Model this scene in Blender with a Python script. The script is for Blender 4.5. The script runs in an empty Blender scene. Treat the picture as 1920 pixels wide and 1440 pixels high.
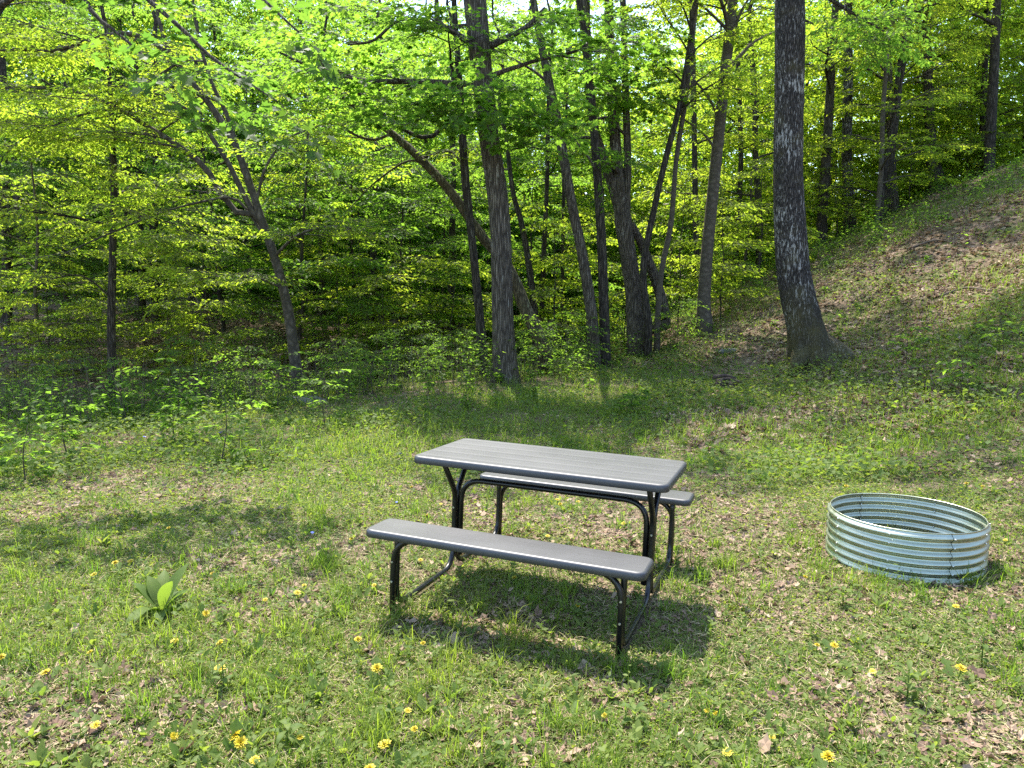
import bpy, bmesh, math, random
import numpy as np
from mathutils import Vector

C = bpy.context.scene.collection
SC = bpy.context.scene
rng = np.random.default_rng(11)
random.seed(5)

# ------------------------------------------------------------------ camera, sky, sun
FPX, PITCH, CAMZ = 1409.0, 0.1303, 1.66          # focal length in pixels of a 1920 px wide picture
cam_d = bpy.data.cameras.new('camera')
cam_d.sensor_width = 36.0
cam_d.lens = FPX / 1920.0 * 36.0
cam_d.clip_start, cam_d.clip_end = 0.05, 1000.0
cam = bpy.data.objects.new('camera', cam_d)
C.objects.link(cam)
cam.location = (0, 0, CAMZ)
cam.rotation_euler = (math.pi / 2 - PITCH, 0, 0)
SC.camera = cam

SUN_EL, SUN_AZ = math.radians(62), math.radians(-16)   # azimuth from +Y towards +X
W = bpy.data.worlds.new('World')
SC.world = W
W.use_nodes = True
nt = W.node_tree
sky = nt.nodes.new('ShaderNodeTexSky')
sky.sky_type = 'NISHITA'
sky.sun_disc = False
sky.sun_elevation = SUN_EL
sky.sun_rotation = SUN_AZ
nt.links.new(sky.outputs[0], nt.nodes['Background'].inputs[0])
nt.nodes['Background'].inputs[1].default_value = 0.15

sun_d = bpy.data.lights.new('sun', 'SUN')
sun_d.energy = 3.3
sun_d.angle = math.radians(0.53)
sun_d.color = (1.0, 0.95, 0.86)
sun = bpy.data.objects.new('sun', sun_d)
C.objects.link(sun)
SDIR = Vector((math.sin(SUN_AZ) * math.cos(SUN_EL), math.cos(SUN_AZ) * math.cos(SUN_EL), math.sin(SUN_EL)))
sun.rotation_euler = SDIR.to_track_quat('Z', 'Y').to_euler()
sun.location = (0, 0, 40)

SC.view_settings.view_transform = 'Standard'
SC.view_settings.look = 'None'
SC.view_settings.gamma = 1.0
SC.view_settings.exposure = 1.98
SC.render.engine = 'CYCLES'
SC.cycles.max_bounces = 8
SC.cycles.diffuse_bounces = 4
SC.cycles.glossy_bounces = 3
SC.cycles.transmission_bounces = 6
SC.cycles.caustics_reflective = False
SC.cycles.caustics_refractive = False
SC.cycles.use_denoising = False

# ------------------------------------------------------------------ noise and the lie of the land
_perm = np.random.default_rng(3).random((256, 256))

def vnoise(x, y):
    x = np.asarray(x, float); y = np.asarray(y, float)
    xi = np.floor(x).astype(int); yi = np.floor(y).astype(int)
    fx = x - xi; fy = y - yi
    fx = fx * fx * (3 - 2 * fx); fy = fy * fy * (3 - 2 * fy)
    a = _perm[xi & 255, yi & 255]; b = _perm[(xi + 1) & 255, yi & 255]
    c = _perm[xi & 255, (yi + 1) & 255]; d = _perm[(xi + 1) & 255, (yi + 1) & 255]
    return (a * (1 - fx) + b * fx) * (1 - fy) + (c * (1 - fx) + d * fx) * fy

def fbm(x, y, s=1.0, o=3, off=0.0):
    t = 0; amp = 0.5; tot = 0
    for k in range(o):
        t = t + amp * vnoise(np.asarray(x) / s + off + 17.3 * k, np.asarray(y) / s + 2.1 * off + 9.7 * k)
        tot += amp; amp *= 0.5; s *= 0.5
    return t / tot

def softplus(v, k=0.6):
    v = np.asarray(v, float)
    return np.where(v / k > 30, v, k * np.log1p(np.exp(np.minimum(v / k, 30))))

AX = np.array([(-60, 6), (-14, 11.6), (-7, 13.2), (-3.5, 16.0), (-0.5, 21), (3, 30), (10, 44), (40, 90)], float)

def ravine_s(x, y):
    """signed distance from the bed of the ravine, positive on the far side"""
    x = np.asarray(x, float); y = np.asarray(y, float)
    best = np.full(np.broadcast(x, y).shape, 1e9); sg = np.ones_like(best)
    for (x0, y0), (x1, y1) in zip(AX[:-1], AX[1:]):
        dx, dy = x1 - x0, y1 - y0
        t = np.clip(((x - x0) * dx + (y - y0) * dy) / (dx * dx + dy * dy), 0, 1)
        px, py = x - x0 - t * dx, y - y0 - t * dy
        d = np.hypot(px, py)
        m = d < best
        best = np.where(m, d, best)
        sg = np.where(m, np.sign(dx * py - dy * px), sg)
    return best * sg

def ground(x, y):
    x = np.asarray(x, float); y = np.asarray(y, float)
    z = -0.04 * np.clip(y - 4, -7, 4) + 0.02 * np.clip(y - 8, 0, 6) - 0.035 * np.clip(x - 0.19, -1.5, 1.0)
    s = ravine_s(x, y)
    w = np.where(s < 0, 2.0, 2.6)
    z = z - 1.05 * np.exp(-(s / w) ** 2) + 0.10 * softplus(np.minimum(s, 40) - 1.5, 1.0) + 0.30 * softplus(np.minimum(s, 75) - 22, 3.0)
    x0 = np.interp(y, [0, 9, 14, 18, 25], [5.2, 4.7, 5.0, 3.2, 2.6])
    hill = 0.43 * softplus(x - x0, 0.8) * np.clip((s * -1 + 4) / 4, 0, 1)
    hill = np.minimum(hill, 9 + 0 * hill)
    z = z + hill - 0.45 * softplus(y - 24.5, 0.8) * np.clip((x - 3) / 3, 0, 1) * np.clip((50 - y) / 15 + 1, 0, 1)
    z = np.maximum(z, -2.2)
    z = z + 0.05 * (fbm(x, y, 1.7, 3) - 0.5) * np.clip((y - 1) / 6, 0.4, 2) + 0.25 * (fbm(x, y, 6, 2, 5.0) - 0.5) * np.clip((y - 8) / 6, 0, 1) + 0.38 * (fbm(x, y, 1.9, 3, 15.0) - 0.5) * np.clip((y - 9) / 5, 0, 1) * np.clip((x - 2) / 4, 0, 1)
    k = np.exp(-(((x - 0.19) ** 2 + (y - 4.0) ** 2) / 2.0) ** 2)
    z = z * (1 - k) + k * (-0.039 * (x - 0.192) - 0.034 * (y - 4.006) - 0.004)
    return z

def gz(x, y):
    return float(ground(np.array([x]), np.array([y]))[0])

_c, _s = math.cos(PITCH), math.sin(PITCH)

def ray(u, v):
    a = (u - 960) / FPX; b = (720 - v) / FPX
    d = np.array([a, _c + b * _s, -_s + b * _c])
    return d / d[1]

def at(u, v, y):
    """the point on the sight line of photo pixel u,v at world depth y"""
    d = ray(u, v)
    return np.array([d[0] * y, y, CAMZ + d[2] * y])

def on_ground(u, v):
    d = ray(u, v)
    ys = np.linspace(1.5, 60, 6000)
    z = CAMZ + d[2] * ys
    g = ground(d[0] * ys, ys)
    k = np.argmax(z <= g)
    y = ys[k] if (z <= g).any() else 30.0
    return np.array([d[0] * y, y, gz(d[0] * y, y)])

# ------------------------------------------------------------------ object helpers
def tag(o, label, cat, group=None, kind=None):
    if label: o['label'] = label
    if cat: o['category'] = cat
    if group: o['group'] = group
    if kind: o['kind'] = kind
    return o

def empty(name, loc, label, cat, group=None, rz=0.0):
    o = bpy.data.objects.new(name, None)
    C.objects.link(o)
    o.location = loc
    o.rotation_euler = (0, 0, rz)
    o.empty_display_size = 0.2
    return tag(o, label, cat, group)

def mesh_obj(name, me, parent=None):
    o = bpy.data.objects.new(name, me)
    C.objects.link(o)
    if parent: o.parent = parent
    return o

class Acc:
    """collects verts / faces / per-face tint and builds one mesh"""
    def __init__(s):
        s.v = []; s.loops = []; s.sizes = []; s.tint = []; s.mat = []; s.n = 0; s.smooth = []

    def raw(s, verts, faces, tint=0.5, mat=0, smooth=False):
        verts = np.asarray(verts, float).reshape(-1, 3)
        for f in faces:
            s.loops.append(np.asarray(f, np.int64) + s.n)
            s.sizes.append(np.array([len(f)]))
            s.tint.append(np.array([tint])); s.mat.append(np.array([mat])); s.smooth.append(np.array([smooth]))
        s.v.append(verts); s.n += len(verts)

    def inst(s, tv, tf, M, pos, tint, mat=0, smooth=False):
        """tv (k,3) template verts, tf list of faces, M (n,3,3), pos (n,3), tint (n)"""
        tv = np.asarray(tv, float); n = len(pos); k = len(tv)
        if n == 0: return
        V = np.einsum('nij,kj->nki', M, tv) + np.asarray(pos)[:, None, :]
        s.many(V, tf, tint, mat, smooth)

    def many(s, V, tf, tint, mat=0, smooth=False):
        n, k = V.shape[:2]
        off = (np.arange(n) * k + s.n)[:, None]
        flat = np.concatenate([np.asarray(f) for f in tf])
        s.loops.append((off + flat[None, :]).ravel())
        sz = np.array([len(f) for f in tf])
        s.sizes.append(np.tile(sz, n))
        s.tint.append(np.repeat(np.broadcast_to(tint, (n,)), len(tf)))
        s.mat.append(np.full(n * len(tf), mat)); s.smooth.append(np.full(n * len(tf), smooth))
        s.v.append(V.reshape(-1, 3)); s.n += n * k

    def join(s, o):
        s.v += o.v; s.loops += [l + s.n for l in o.loops]; s.sizes += o.sizes; s.tint += o.tint; s.mat += o.mat; s.smooth += o.smooth
        s.n += o.n

    def mesh(s, name, mats):
        me = bpy.data.meshes.new(name)
        if s.n == 0: return me
        V = np.concatenate(s.v).astype(np.float32)
        L = np.concatenate(s.loops).astype(np.int32)
        S = np.concatenate(s.sizes).astype(np.int32)
        me.vertices.add(len(V)); me.vertices.foreach_set('co', V.ravel())
        me.loops.add(len(L)); me.loops.foreach_set('vertex_index', L)
        st = np.zeros(len(S), np.int32); st[1:] = np.cumsum(S)[:-1]
        me.polygons.add(len(S)); me.polygons.foreach_set('loop_start', st)
        me.polygons.foreach_set('loop_total', S)
        me.polygons.foreach_set('material_index', np.concatenate(s.mat).astype(np.int32))
        me.polygons.foreach_set('use_smooth', np.concatenate(s.smooth).astype(bool))
        a = me.attributes.new('tint', 'FLOAT', 'FACE')
        a.data.foreach_set('value', np.concatenate(s.tint).astype(np.float32))
        for m in mats: me.materials.append(m)
        me.update(calc_edges=True)
        return me

    def obj(s, name, mats, parent=None):
        if not isinstance(mats, (list, tuple)): mats = [mats]
        return mesh_obj(name, s.mesh(name, mats), parent)

def nrm(a):
    a = np.asarray(a, float)
    return a / (np.linalg.norm(a, axis=-1, keepdims=True) + 1e-12)

def frames(direc, normal, scale):
    """matrices whose columns are side, direc, normal"""
    d = nrm(direc); n = np.asarray(normal, float)
    sd = nrm(np.cross(d, n)); n2 = np.cross(sd, d)
    M = np.stack([sd, d, n2], axis=-1)
    return M * np.asarray(scale).reshape(-1, 1, 1)

def spline(pts, n):
    """Catmull-Rom through the points, n samples"""
    P = np.asarray(pts, float)
    if len(P) == 2:
        t = np.linspace(0, 1, n)[:, None]
        return P[0] * (1 - t) + P[1] * t
    Q = np.vstack([2 * P[0] - P[1], P, 2 * P[-1] - P[-2]])
    ts = np.linspace(0, len(P) - 1 - 1e-6, n)
    i = ts.astype(int); f = (ts - i)[:, None]
    a, b, c, d = Q[i], Q[i + 1], Q[i + 2], Q[i + 3]
    return 0.5 * (2 * b + (c - a) * f + (2 * a - 5 * b + 4 * c - d) * f ** 2 + (3 * b - 3 * c + d - a) * f ** 3)

def tube(acc, pts, rad, seg=10, tint=0.5, mat=0, rough=0.0, flare=None, cap=True):
    """tapered tube along pts; rough jitters the radius, flare(t, ang) multiplies it"""
    P = np.asarray(pts, float); n = len(P)
    rad = np.broadcast_to(np.asarray(rad, float), (n,))
    T = nrm(np.gradient(P, axis=0))
    ref = np.array([1.0, 0, 0]) if abs(T[0][0]) < 0.8 else np.array([0, 1.0, 0])
    U = np.zeros_like(P)
    u = nrm(ref - T[0] * ref.dot(T[0])); U[0] = u
    for i in range(1, n):
        u = u - T[i] * u.dot(T[i]); u = u / (np.linalg.norm(u) + 1e-9); U[i] = u
    Bn = np.cross(T, U)
    ang = np.linspace(0, 2 * np.pi, seg, endpoint=False)
    R = np.repeat(rad[:, None], seg, 1)
    if rough:
        ph = rng.random(4) * 6.28
        tt = np.linspace(0, 1, n)[:, None] * n * 0.5
        R = R * (1 + rough * (np.sin(2 * ang + ph[0] + tt * 0.7) * 0.5 + np.sin(3 * ang + ph[1] - tt * 1.1) * 0.35 + (rng.random((n, seg)) - 0.5) * 0.8))
    if flare is not None:
        R = R * flare(np.linspace(0, 1, n)[:, None], ang[None, :])
    V = P[:, None] + R[..., None] * (np.cos(ang)[None, :, None] * U[:, None] + np.sin(ang)[None, :, None] * Bn[:, None])
    idx = np.arange(n * seg).reshape(n, seg)
    a = idx[:-1]; b = idx[1:]
    F = np.stack([a, np.roll(a, -1, 1), np.roll(b, -1, 1), b], -1).reshape(-1, 4)
    acc.loops.append(F.ravel() + acc.n); m = len(F)
    acc.sizes.append(np.full(m, 4)); acc.tint.append(np.full(m, tint)); acc.mat.append(np.full(m, mat)); acc.smooth.append(np.full(m, True))
    acc.v.append(V.reshape(-1, 3)); acc.n += n * seg
    if cap:
        for ring, rev in ((idx[0], True), (idx[-1], False)):
            f = ring[::-1] if rev else ring
            acc.loops.append(f + acc.n - n * seg); acc.sizes.append(np.array([seg])); acc.tint.append(np.array([tint]))
            acc.mat.append(np.array([mat])); acc.smooth.append(np.array([False]))

# ------------------------------------------------------------------ materials
def new_mat(name):
    m = bpy.data.materials.new(name); m.use_nodes = True
    t = m.node_tree; t.nodes.clear()
    return m, t, t.nodes.new('ShaderNodeOutputMaterial')

def N(t, typ, **kw):
    n = t.nodes.new(typ)
    for k, v in kw.items():
        if k in n.inputs: n.inputs[k].default_value = v
        else: setattr(n, k, v)
    return n

def ramp(t, fac, stops):
    r = t.nodes.new('ShaderNodeValToRGB')
    el = r.color_ramp.elements
    while len(el) < len(stops): el.new(0.5)
    for e, (p, c) in zip(el, stops):
        e.position = p; e.color = (*c, 1)
    t.links.new(fac, r.inputs[0])
    return r.outputs[0]

def leaf_mat(name, stops_refl, stops_tr, trans=0.5, rough=0.55, spec=0.2):
    """leaves: glossy-diffuse upper side plus light passing through; colour from the leaf's own tint"""
    m, t, out = new_mat(name)
    at_ = N(t, 'ShaderNodeAttribute', attribute_name='tint')
    oi = N(t, 'ShaderNodeObjectInfo')
    ad = N(t, 'ShaderNodeMath', operation='MULTIPLY_ADD'); ad.inputs[1].default_value = 0.24; ad.inputs[2].default_value = -0.12
    t.links.new(oi.outputs['Random'], ad.inputs[0])
    sm = N(t, 'ShaderNodeMath', operation='ADD', use_clamp=True)
    t.links.new(at_.outputs['Fac'], sm.inputs[0]); t.links.new(ad.outputs[0], sm.inputs[1])
    b = N(t, 'ShaderNodeBsdfPrincipled')
    b.inputs['Roughness'].default_value = rough
    b.inputs['Specular IOR Level'].default_value = spec
    t.links.new(ramp(t, sm.outputs[0], stops_refl), b.inputs['Base Color'])
    tr = N(t, 'ShaderNodeBsdfTranslucent')
    t.links.new(ramp(t, sm.outputs[0], stops_tr), tr.inputs['Color'])
    mx = N(t, 'ShaderNodeMixShader'); mx.inputs[0].default_value = trans
    t.links.new(b.outputs[0], mx.inputs[1]); t.links.new(tr.outputs[0], mx.inputs[2])
    t.links.new(mx.outputs[0], out.inputs[0])
    return m

def bark_mat(name, dark, light, lich, lichen=0.2, sx=26, sz=4.0, bump=0.7, moss=0.0):
    m, t, out = new_mat(name)
    tc = N(t, 'ShaderNodeTexCoord')
    mp = N(t, 'ShaderNodeMapping'); mp.inputs['Scale'].default_value = (sx, sx, sz)
    t.links.new(tc.outputs['Object'], mp.inputs[0])
    vo = N(t, 'ShaderNodeTexVoronoi', feature='DISTANCE_TO_EDGE'); vo.inputs['Scale'].default_value = 1.0
    nz = N(t, 'ShaderNodeTexNoise', Scale=1.3, Detail=6.0, Roughness=0.65)
    wp = N(t, 'ShaderNodeMixRGB', blend_type='ADD'); wp.inputs[0].default_value = 0.7
    t.links.new(mp.outputs[0], nz.inputs['Vector'])
    t.links.new(mp.outputs[0], wp.inputs[1]); t.links.new(nz.outputs['Color'], wp.inputs[2])
    t.links.new(wp.outputs[0], vo.inputs['Vector'])
    cr = N(t, 'ShaderNodeMath', operation='MULTIPLY', use_clamp=True); cr.inputs[1].default_value = 2.6
    t.links.new(vo.outputs['Distance'], cr.inputs[0])
    mu = N(t, 'ShaderNodeMath', operation='MULTIPLY'); t.links.new(cr.outputs[0], mu.inputs[0]); t.links.new(nz.outputs['Fac'], mu.inputs[1])
    col = ramp(t, mu.outputs[0], [(0.05, dark), (0.55, light)])
    n2 = N(t, 'ShaderNodeTexNoise', Scale=0.9, Detail=8.0, Roughness=0.7)
    mp2 = N(t, 'ShaderNodeMapping'); mp2.inputs['Scale'].default_value = (sx * 0.8, sx * 0.8, sz * 1.3); mp2.inputs['Location'].default_value = (3, 7, 1)
    t.links.new(tc.outputs['Object'], mp2.inputs[0]); t.links.new(mp2.outputs[0], n2.inputs['Vector'])
    n3 = N(t, 'ShaderNodeTexNoise', Scale=1.6, Detail=4.0)
    t.links.new(tc.outputs['Object'], n3.inputs['Vector'])
    pm = N(t, 'ShaderNodeMath', operation='MULTIPLY_ADD'); t.links.new(n3.outputs['Fac'], pm.inputs[0]); pm.inputs[1].default_value = 0.4; t.links.new(n2.outputs['Fac'], pm.inputs[2])
    msk = ramp(t, pm.outputs[0], [(0.86 - 0.4 * lichen, (0, 0, 0)), (0.92 - 0.4 * lichen, (1, 1, 1))])
    mx = N(t, 'ShaderNodeMixRGB'); t.links.new(msk, mx.inputs[0]); t.links.new(col, mx.inputs[1]); mx.inputs[2].default_value = (*lich, 1)
    last = mx.outputs[0]
    if moss:
        n4 = N(t, 'ShaderNodeTexNoise', Scale=3.0, Detail=5.0)
        t.links.new(tc.outputs['Object'], n4.inputs['Vector'])
        sx_ = N(t, 'ShaderNodeSeparateXYZ'); t.links.new(tc.outputs['Object'], sx_.inputs[0])
        mr = N(t, 'ShaderNodeMapRange'); mr.inputs[1].default_value = 1.6; mr.inputs[2].default_value = 0.0; mr.inputs[3].default_value = 0.0; mr.inputs[4].default_value = 0.5
        t.links.new(sx_.outputs['Z'], mr.inputs[0])
        ad = N(t, 'ShaderNodeMath', operation='ADD'); t.links.new(mr.outputs[0], ad.inputs[0]); t.links.new(n4.outputs['Fac'], ad.inputs[1])
        mk = ramp(t, ad.outputs[0], [(0.55, (0, 0, 0)), (1.0, (moss,) * 3)])
        m2 = N(t, 'ShaderNodeMixRGB'); t.links.new(mk, m2.inputs[0]); t.links.new(last, m2.inputs[1]); m2.inputs[2].default_value = (0.10, 0.085, 0.03, 1)
        last = m2.outputs[0]
    b = N(t, 'ShaderNodeBsdfPrincipled'); b.inputs['Roughness'].default_value = 0.9; b.inputs['Specular IOR Level'].default_value = 0.2
    t.links.new(last, b.inputs['Base Color'])
    bp = N(t, 'ShaderNodeBump'); bp.inputs['Strength'].default_value = bump; bp.inputs['Distance'].default_value = 0.03
    t.links.new(mu.outputs[0], bp.inputs['Height']); t.links.new(bp.outputs[0], b.inputs['Normal'])
    t.links.new(b.outputs[0], out.inputs[0])
    return m

def tint_mat(name, stops, rough=0.85, trans=0.0, tcol=(0.3, 0.2, 0.1)):
    m, t, out = new_mat(name)
    a = N(t, 'ShaderNodeAttribute', attribute_name='tint')
    b = N(t, 'ShaderNodeBsdfPrincipled'); b.inputs['Roughness'].default_value = rough; b.inputs['Specular IOR Level'].default_value = 0.25
    t.links.new(ramp(t, a.outputs['Fac'], stops), b.inputs['Base Color'])
    if trans:
        tr = N(t, 'ShaderNodeBsdfTranslucent'); tr.inputs[0].default_value = (*tcol, 1)
        mx = N(t, 'ShaderNodeMixShader'); mx.inputs[0].default_value = trans
        t.links.new(b.outputs[0], mx.inputs[1]); t.links.new(tr.outputs[0], mx.inputs[2]); t.links.new(mx.outputs[0], out.inputs[0])
    else:
        t.links.new(b.outputs[0], out.inputs[0])
    return m

LEAF_Y = leaf_mat('leaf_yellow_green', [(0.0, (0.06, 0.11, 0.015)), (1.0, (0.12, 0.15, 0.015))], [(0.0, (0.28, 0.48, 0.03)), (1.0, (0.56, 0.65, 0.045))], 0.64)
LEAF_G = leaf_mat('leaf_fresh_green', [(0.0, (0.035, 0.085, 0.018)), (1.0, (0.085, 0.13, 0.018))], [(0.0, (0.20, 0.42, 0.035)), (1.0, (0.36, 0.55, 0.05))], 0.6)
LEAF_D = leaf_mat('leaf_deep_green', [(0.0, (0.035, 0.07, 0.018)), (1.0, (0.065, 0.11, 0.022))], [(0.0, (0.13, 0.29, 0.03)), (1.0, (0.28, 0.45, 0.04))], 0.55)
GRASS = leaf_mat('grass_blade', [(0.0, (0.05, 0.11, 0.015)), (1.0, (0.155, 0.20, 0.03))], [(0.0, (0.17, 0.38, 0.02)), (1.0, (0.40, 0.54, 0.045))], 0.45, 0.55, 0.2)
WEED = leaf_mat('weed_leaf', [(0.0, (0.055, 0.105, 0.022)), (1.0, (0.165, 0.205, 0.05))], [(0.0, (0.15, 0.32, 0.025)), (1.0, (0.44, 0.50, 0.06))], 0.42, 0.6, 0.2)
LITTER = tint_mat('dead_leaf', [(0.0, (0.07, 0.042, 0.030)), (0.35, (0.19, 0.12, 0.085)), (0.7, (0.33, 0.235, 0.155)), (1.0, (0.43, 0.33, 0.235))], 0.8, 0.12)
STRAW = tint_mat('dry_straw', [(0.0, (0.14, 0.10, 0.05)), (1.0, (0.46, 0.39, 0.22))], 0.8)
TWIG = tint_mat('twig_bark', [(0.0, (0.035, 0.028, 0.02)), (1.0, (0.13, 0.10, 0.075))], 0.9)
BARK_OAK = bark_mat('bark_dark_streaked', (0.018, 0.015, 0.013), (0.14, 0.12, 0.105), (0.36, 0.34, 0.31), 0.24, 45, 7.0, 1.0, 0.75)
BARK_MAPLE = bark_mat('bark_furrowed', (0.04, 0.032, 0.025), (0.22, 0.185, 0.145), (0.3, 0.28, 0.24), 0.1, 34, 2.6, 1.0, 0.2)
BARK_GREY = bark_mat('bark_smooth_grey', (0.07, 0.058, 0.043), (0.125, 0.105, 0.08), (0.18, 0.165, 0.14), 0.05, 6, 9.0, 0.15)
BARK_DARK = bark_mat('bark_dark', (0.022, 0.018, 0.014), (0.115, 0.095, 0.073), (0.16, 0.15, 0.12), 0.12, 30, 3.0, 0.8)
BARK_MOSSY = bark_mat('bark_mossy_brown', (0.04, 0.032, 0.018), (0.15, 0.12, 0.07), (0.2, 0.2, 0.12), 0.2, 22, 4.0, 0.5, 0.4)

BARK_LIMB = bark_mat('bark_shaded_grey', (0.05, 0.042, 0.03), (0.12, 0.10, 0.076), (0.2, 0.19, 0.16), 0.05, 9, 7.0, 0.3)

def ground_mat():
    m, t, out = new_mat('forest_floor')
    tc = N(t, 'ShaderNodeTexCoord')
    n1 = N(t, 'ShaderNodeTexNoise', Scale=0.55, Detail=5.0, Roughness=0.6)
    n2 = N(t, 'ShaderNodeTexNoise', Scale=14.0, Detail=8.0, Roughness=0.7)
    n3 = N(t, 'ShaderNodeTexNoise', Scale=95.0, Detail=4.0, Roughness=0.7)
    vo = N(t, 'ShaderNodeTexVoronoi'); vo.inputs['Scale'].default_value = 16.0
    for n in (n1, n2, n3, vo): t.links.new(tc.outputs['Object'], n.inputs['Vector'])
    soil = ramp(t, n2.outputs['Fac'], [(0.3, (0.055, 0.038, 0.026)), (0.5, (0.13, 0.095, 0.062)), (0.72, (0.26, 0.20, 0.125))])
    leafc = ramp(t, vo.outputs['Color'], [(0.0, (0.06, 0.038, 0.028)), (0.4, (0.14, 0.09, 0.065)), (0.75, (0.25, 0.18, 0.13)), (1.0, (0.40, 0.32, 0.26))])
    mx = N(t, 'ShaderNodeMixRGB')
    sel = ramp(t, n1.outputs['Fac'], [(0.40, (0, 0, 0)), (0.60, (1, 1, 1))])
    t.links.new(sel, mx.inputs[0]); t.links.new(soil, mx.inputs[1]); t.links.new(leafc, mx.inputs[2])
    moss = ramp(t, n3.outputs['Fac'], [(0.3, (0.05, 0.08, 0.015)), (0.7, (0.12, 0.155, 0.03))])
    n4 = N(t, 'ShaderNodeTexNoise', Scale=1.35, Detail=7.0, Roughness=0.7); t.links.new(tc.outputs['Object'], n4.inputs['Vector'])
    ms = ramp(t, n4.outputs['Fac'], [(0.50, (0, 0, 0)), (0.60, (0.75, 0.75, 0.75))])
    m2 = N(t, 'ShaderNodeMixRGB'); t.links.new(ms, m2.inputs[0]); t.links.new(mx.outputs[0], m2.inputs[1]); t.links.new(moss, m2.inputs[2])
    b = N(t, 'ShaderNodeBsdfPrincipled'); b.inputs['Roughness'].default_value = 0.95; b.inputs['Specular IOR Level'].default_value = 0.15
    t.links.new(m2.outputs[0], b.inputs['Base Color'])
    ad = N(t, 'ShaderNodeMath', operation='ADD'); t.links.new(n2.outputs['Fac'], ad.inputs[0]); t.links.new(n3.outputs['Fac'], ad.inputs[1])
    bp = N(t, 'ShaderNodeBump'); bp.inputs['Strength'].default_value = 0.8; bp.inputs['Distance'].default_value = 0.03
    t.links.new(ad.outputs[0], bp.inputs['Height']); t.links.new(bp.outputs[0], b.inputs['Normal'])
    t.links.new(b.outputs[0], out.inputs[0])
    return m

# ------------------------------------------------------------------ the ground: one sheet
def build_ground():
    ys = np.concatenate([np.linspace(-12, 0, 16)[:-1], np.linspace(0, 30, 301)[:-1], 30 + np.linspace(0, 1, 60) ** 1.6 * 150])
    xs = np.concatenate([-(18 + np.linspace(1, 0, 40)[:-1] ** 1.6 * 130), np.linspace(-18, 20, 300), 20 + np.linspace(0, 1, 40)[1:] ** 1.6 * 130])
    X, Y = np.meshgrid(xs, ys)
    Z = ground(X, Y)
    V = np.stack([X, Y, Z], -1).reshape(-1, 3)
    idx = np.arange(V.shape[0]).reshape(X.shape)
    F = np.stack([idx[:-1, :-1], idx[:-1, 1:], idx[1:, 1:], idx[1:, :-1]], -1).reshape(-1, 4)
    a = Acc(); a.v.append(V); a.n = len(V); a.loops.append(F.ravel()); m = len(F)
    a.sizes.append(np.full(m, 4)); a.tint.append(np.zeros(m)); a.mat.append(np.zeros(m)); a.smooth.append(np.full(m, True))
    o = a.obj('ground', ground_mat())
    tag(o, 'brown forest floor of soil and litter, rising to a hillside', 'ground', kind='structure')
build_ground()

# ------------------------------------------------------------------ leaf shapes
LEAF4 = (np.array([(0, 0, 0), (0.27, 0.42, 0.06), (0, 1, -0.10), (-0.27, 0.42, 0.06)]), [(0, 1, 2), (0, 2, 3)])
OVAL = (np.array([(0, 0, 0), (0.15, 0.22, 0.03), (0.19, 0.52, 0.045), (0.11, 0.8, 0.01), (0, 1, -0.07), (-0.11, 0.8, 0.01), (-0.19, 0.52, 0.045), (-0.15, 0.22, 0.03), (0, 0.5, 0.0)]),
        [(0, 1, 2, 8), (8, 2, 3, 4), (0, 8, 6, 7), (8, 4, 5, 6)])
ROUND = (np.array([(0, 0, 0), (0.28, 0.1, 0.03), (0.42, 0.45, 0.06), (0.22, 0.85, 0.02), (0, 0.92, 0), (-0.22, 0.85, 0.02), (-0.42, 0.45, 0.06), (-0.28, 0.1, 0.03)]),
         [(0, 1, 2, 3, 4), (0, 4, 5, 6, 7)])
_mh = [(0.05, 0.0), (0.30, -0.10), (0.24, 0.10), (0.56, 0.22), (0.36, 0.36), (0.46, 0.62), (0.16, 0.58), (0, 1.0)]
MAPLE = (np.array([(0, 0, 0)] + [(x, y, 0.10 * abs(x) * 2 - 0.06 * y * y) for x, y in _mh] + [(-x, y, 0.10 * abs(x) * 2 - 0.06 * y * y) for x, y in _mh[:-1][::-1]]),
         [(0, 1, 2, 3), (0, 3, 4, 5), (0, 5, 6, 7, 8), (0, 8, 9, 10, 11), (0, 11, 12, 13), (0, 13, 14, 15)])
DEAD = (np.array([(0, 0, 0.12), (0.24, 0.2, 0.02), (0.34, 0.55, 0.16), (0.12, 0.72, 0.02), (0.04, 1.0, 0.2), (-0.16, 0.75, 0.04), (-0.3, 0.5, 0.2), (-0.2, 0.18, 0.02), (0, 0.5, 0.0)]),
        [(0, 1, 8), (1, 2, 8), (2, 3, 8), (3, 4, 8), (4, 5, 8), (5, 6, 8), (6, 7, 8), (7, 0, 8)])

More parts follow.
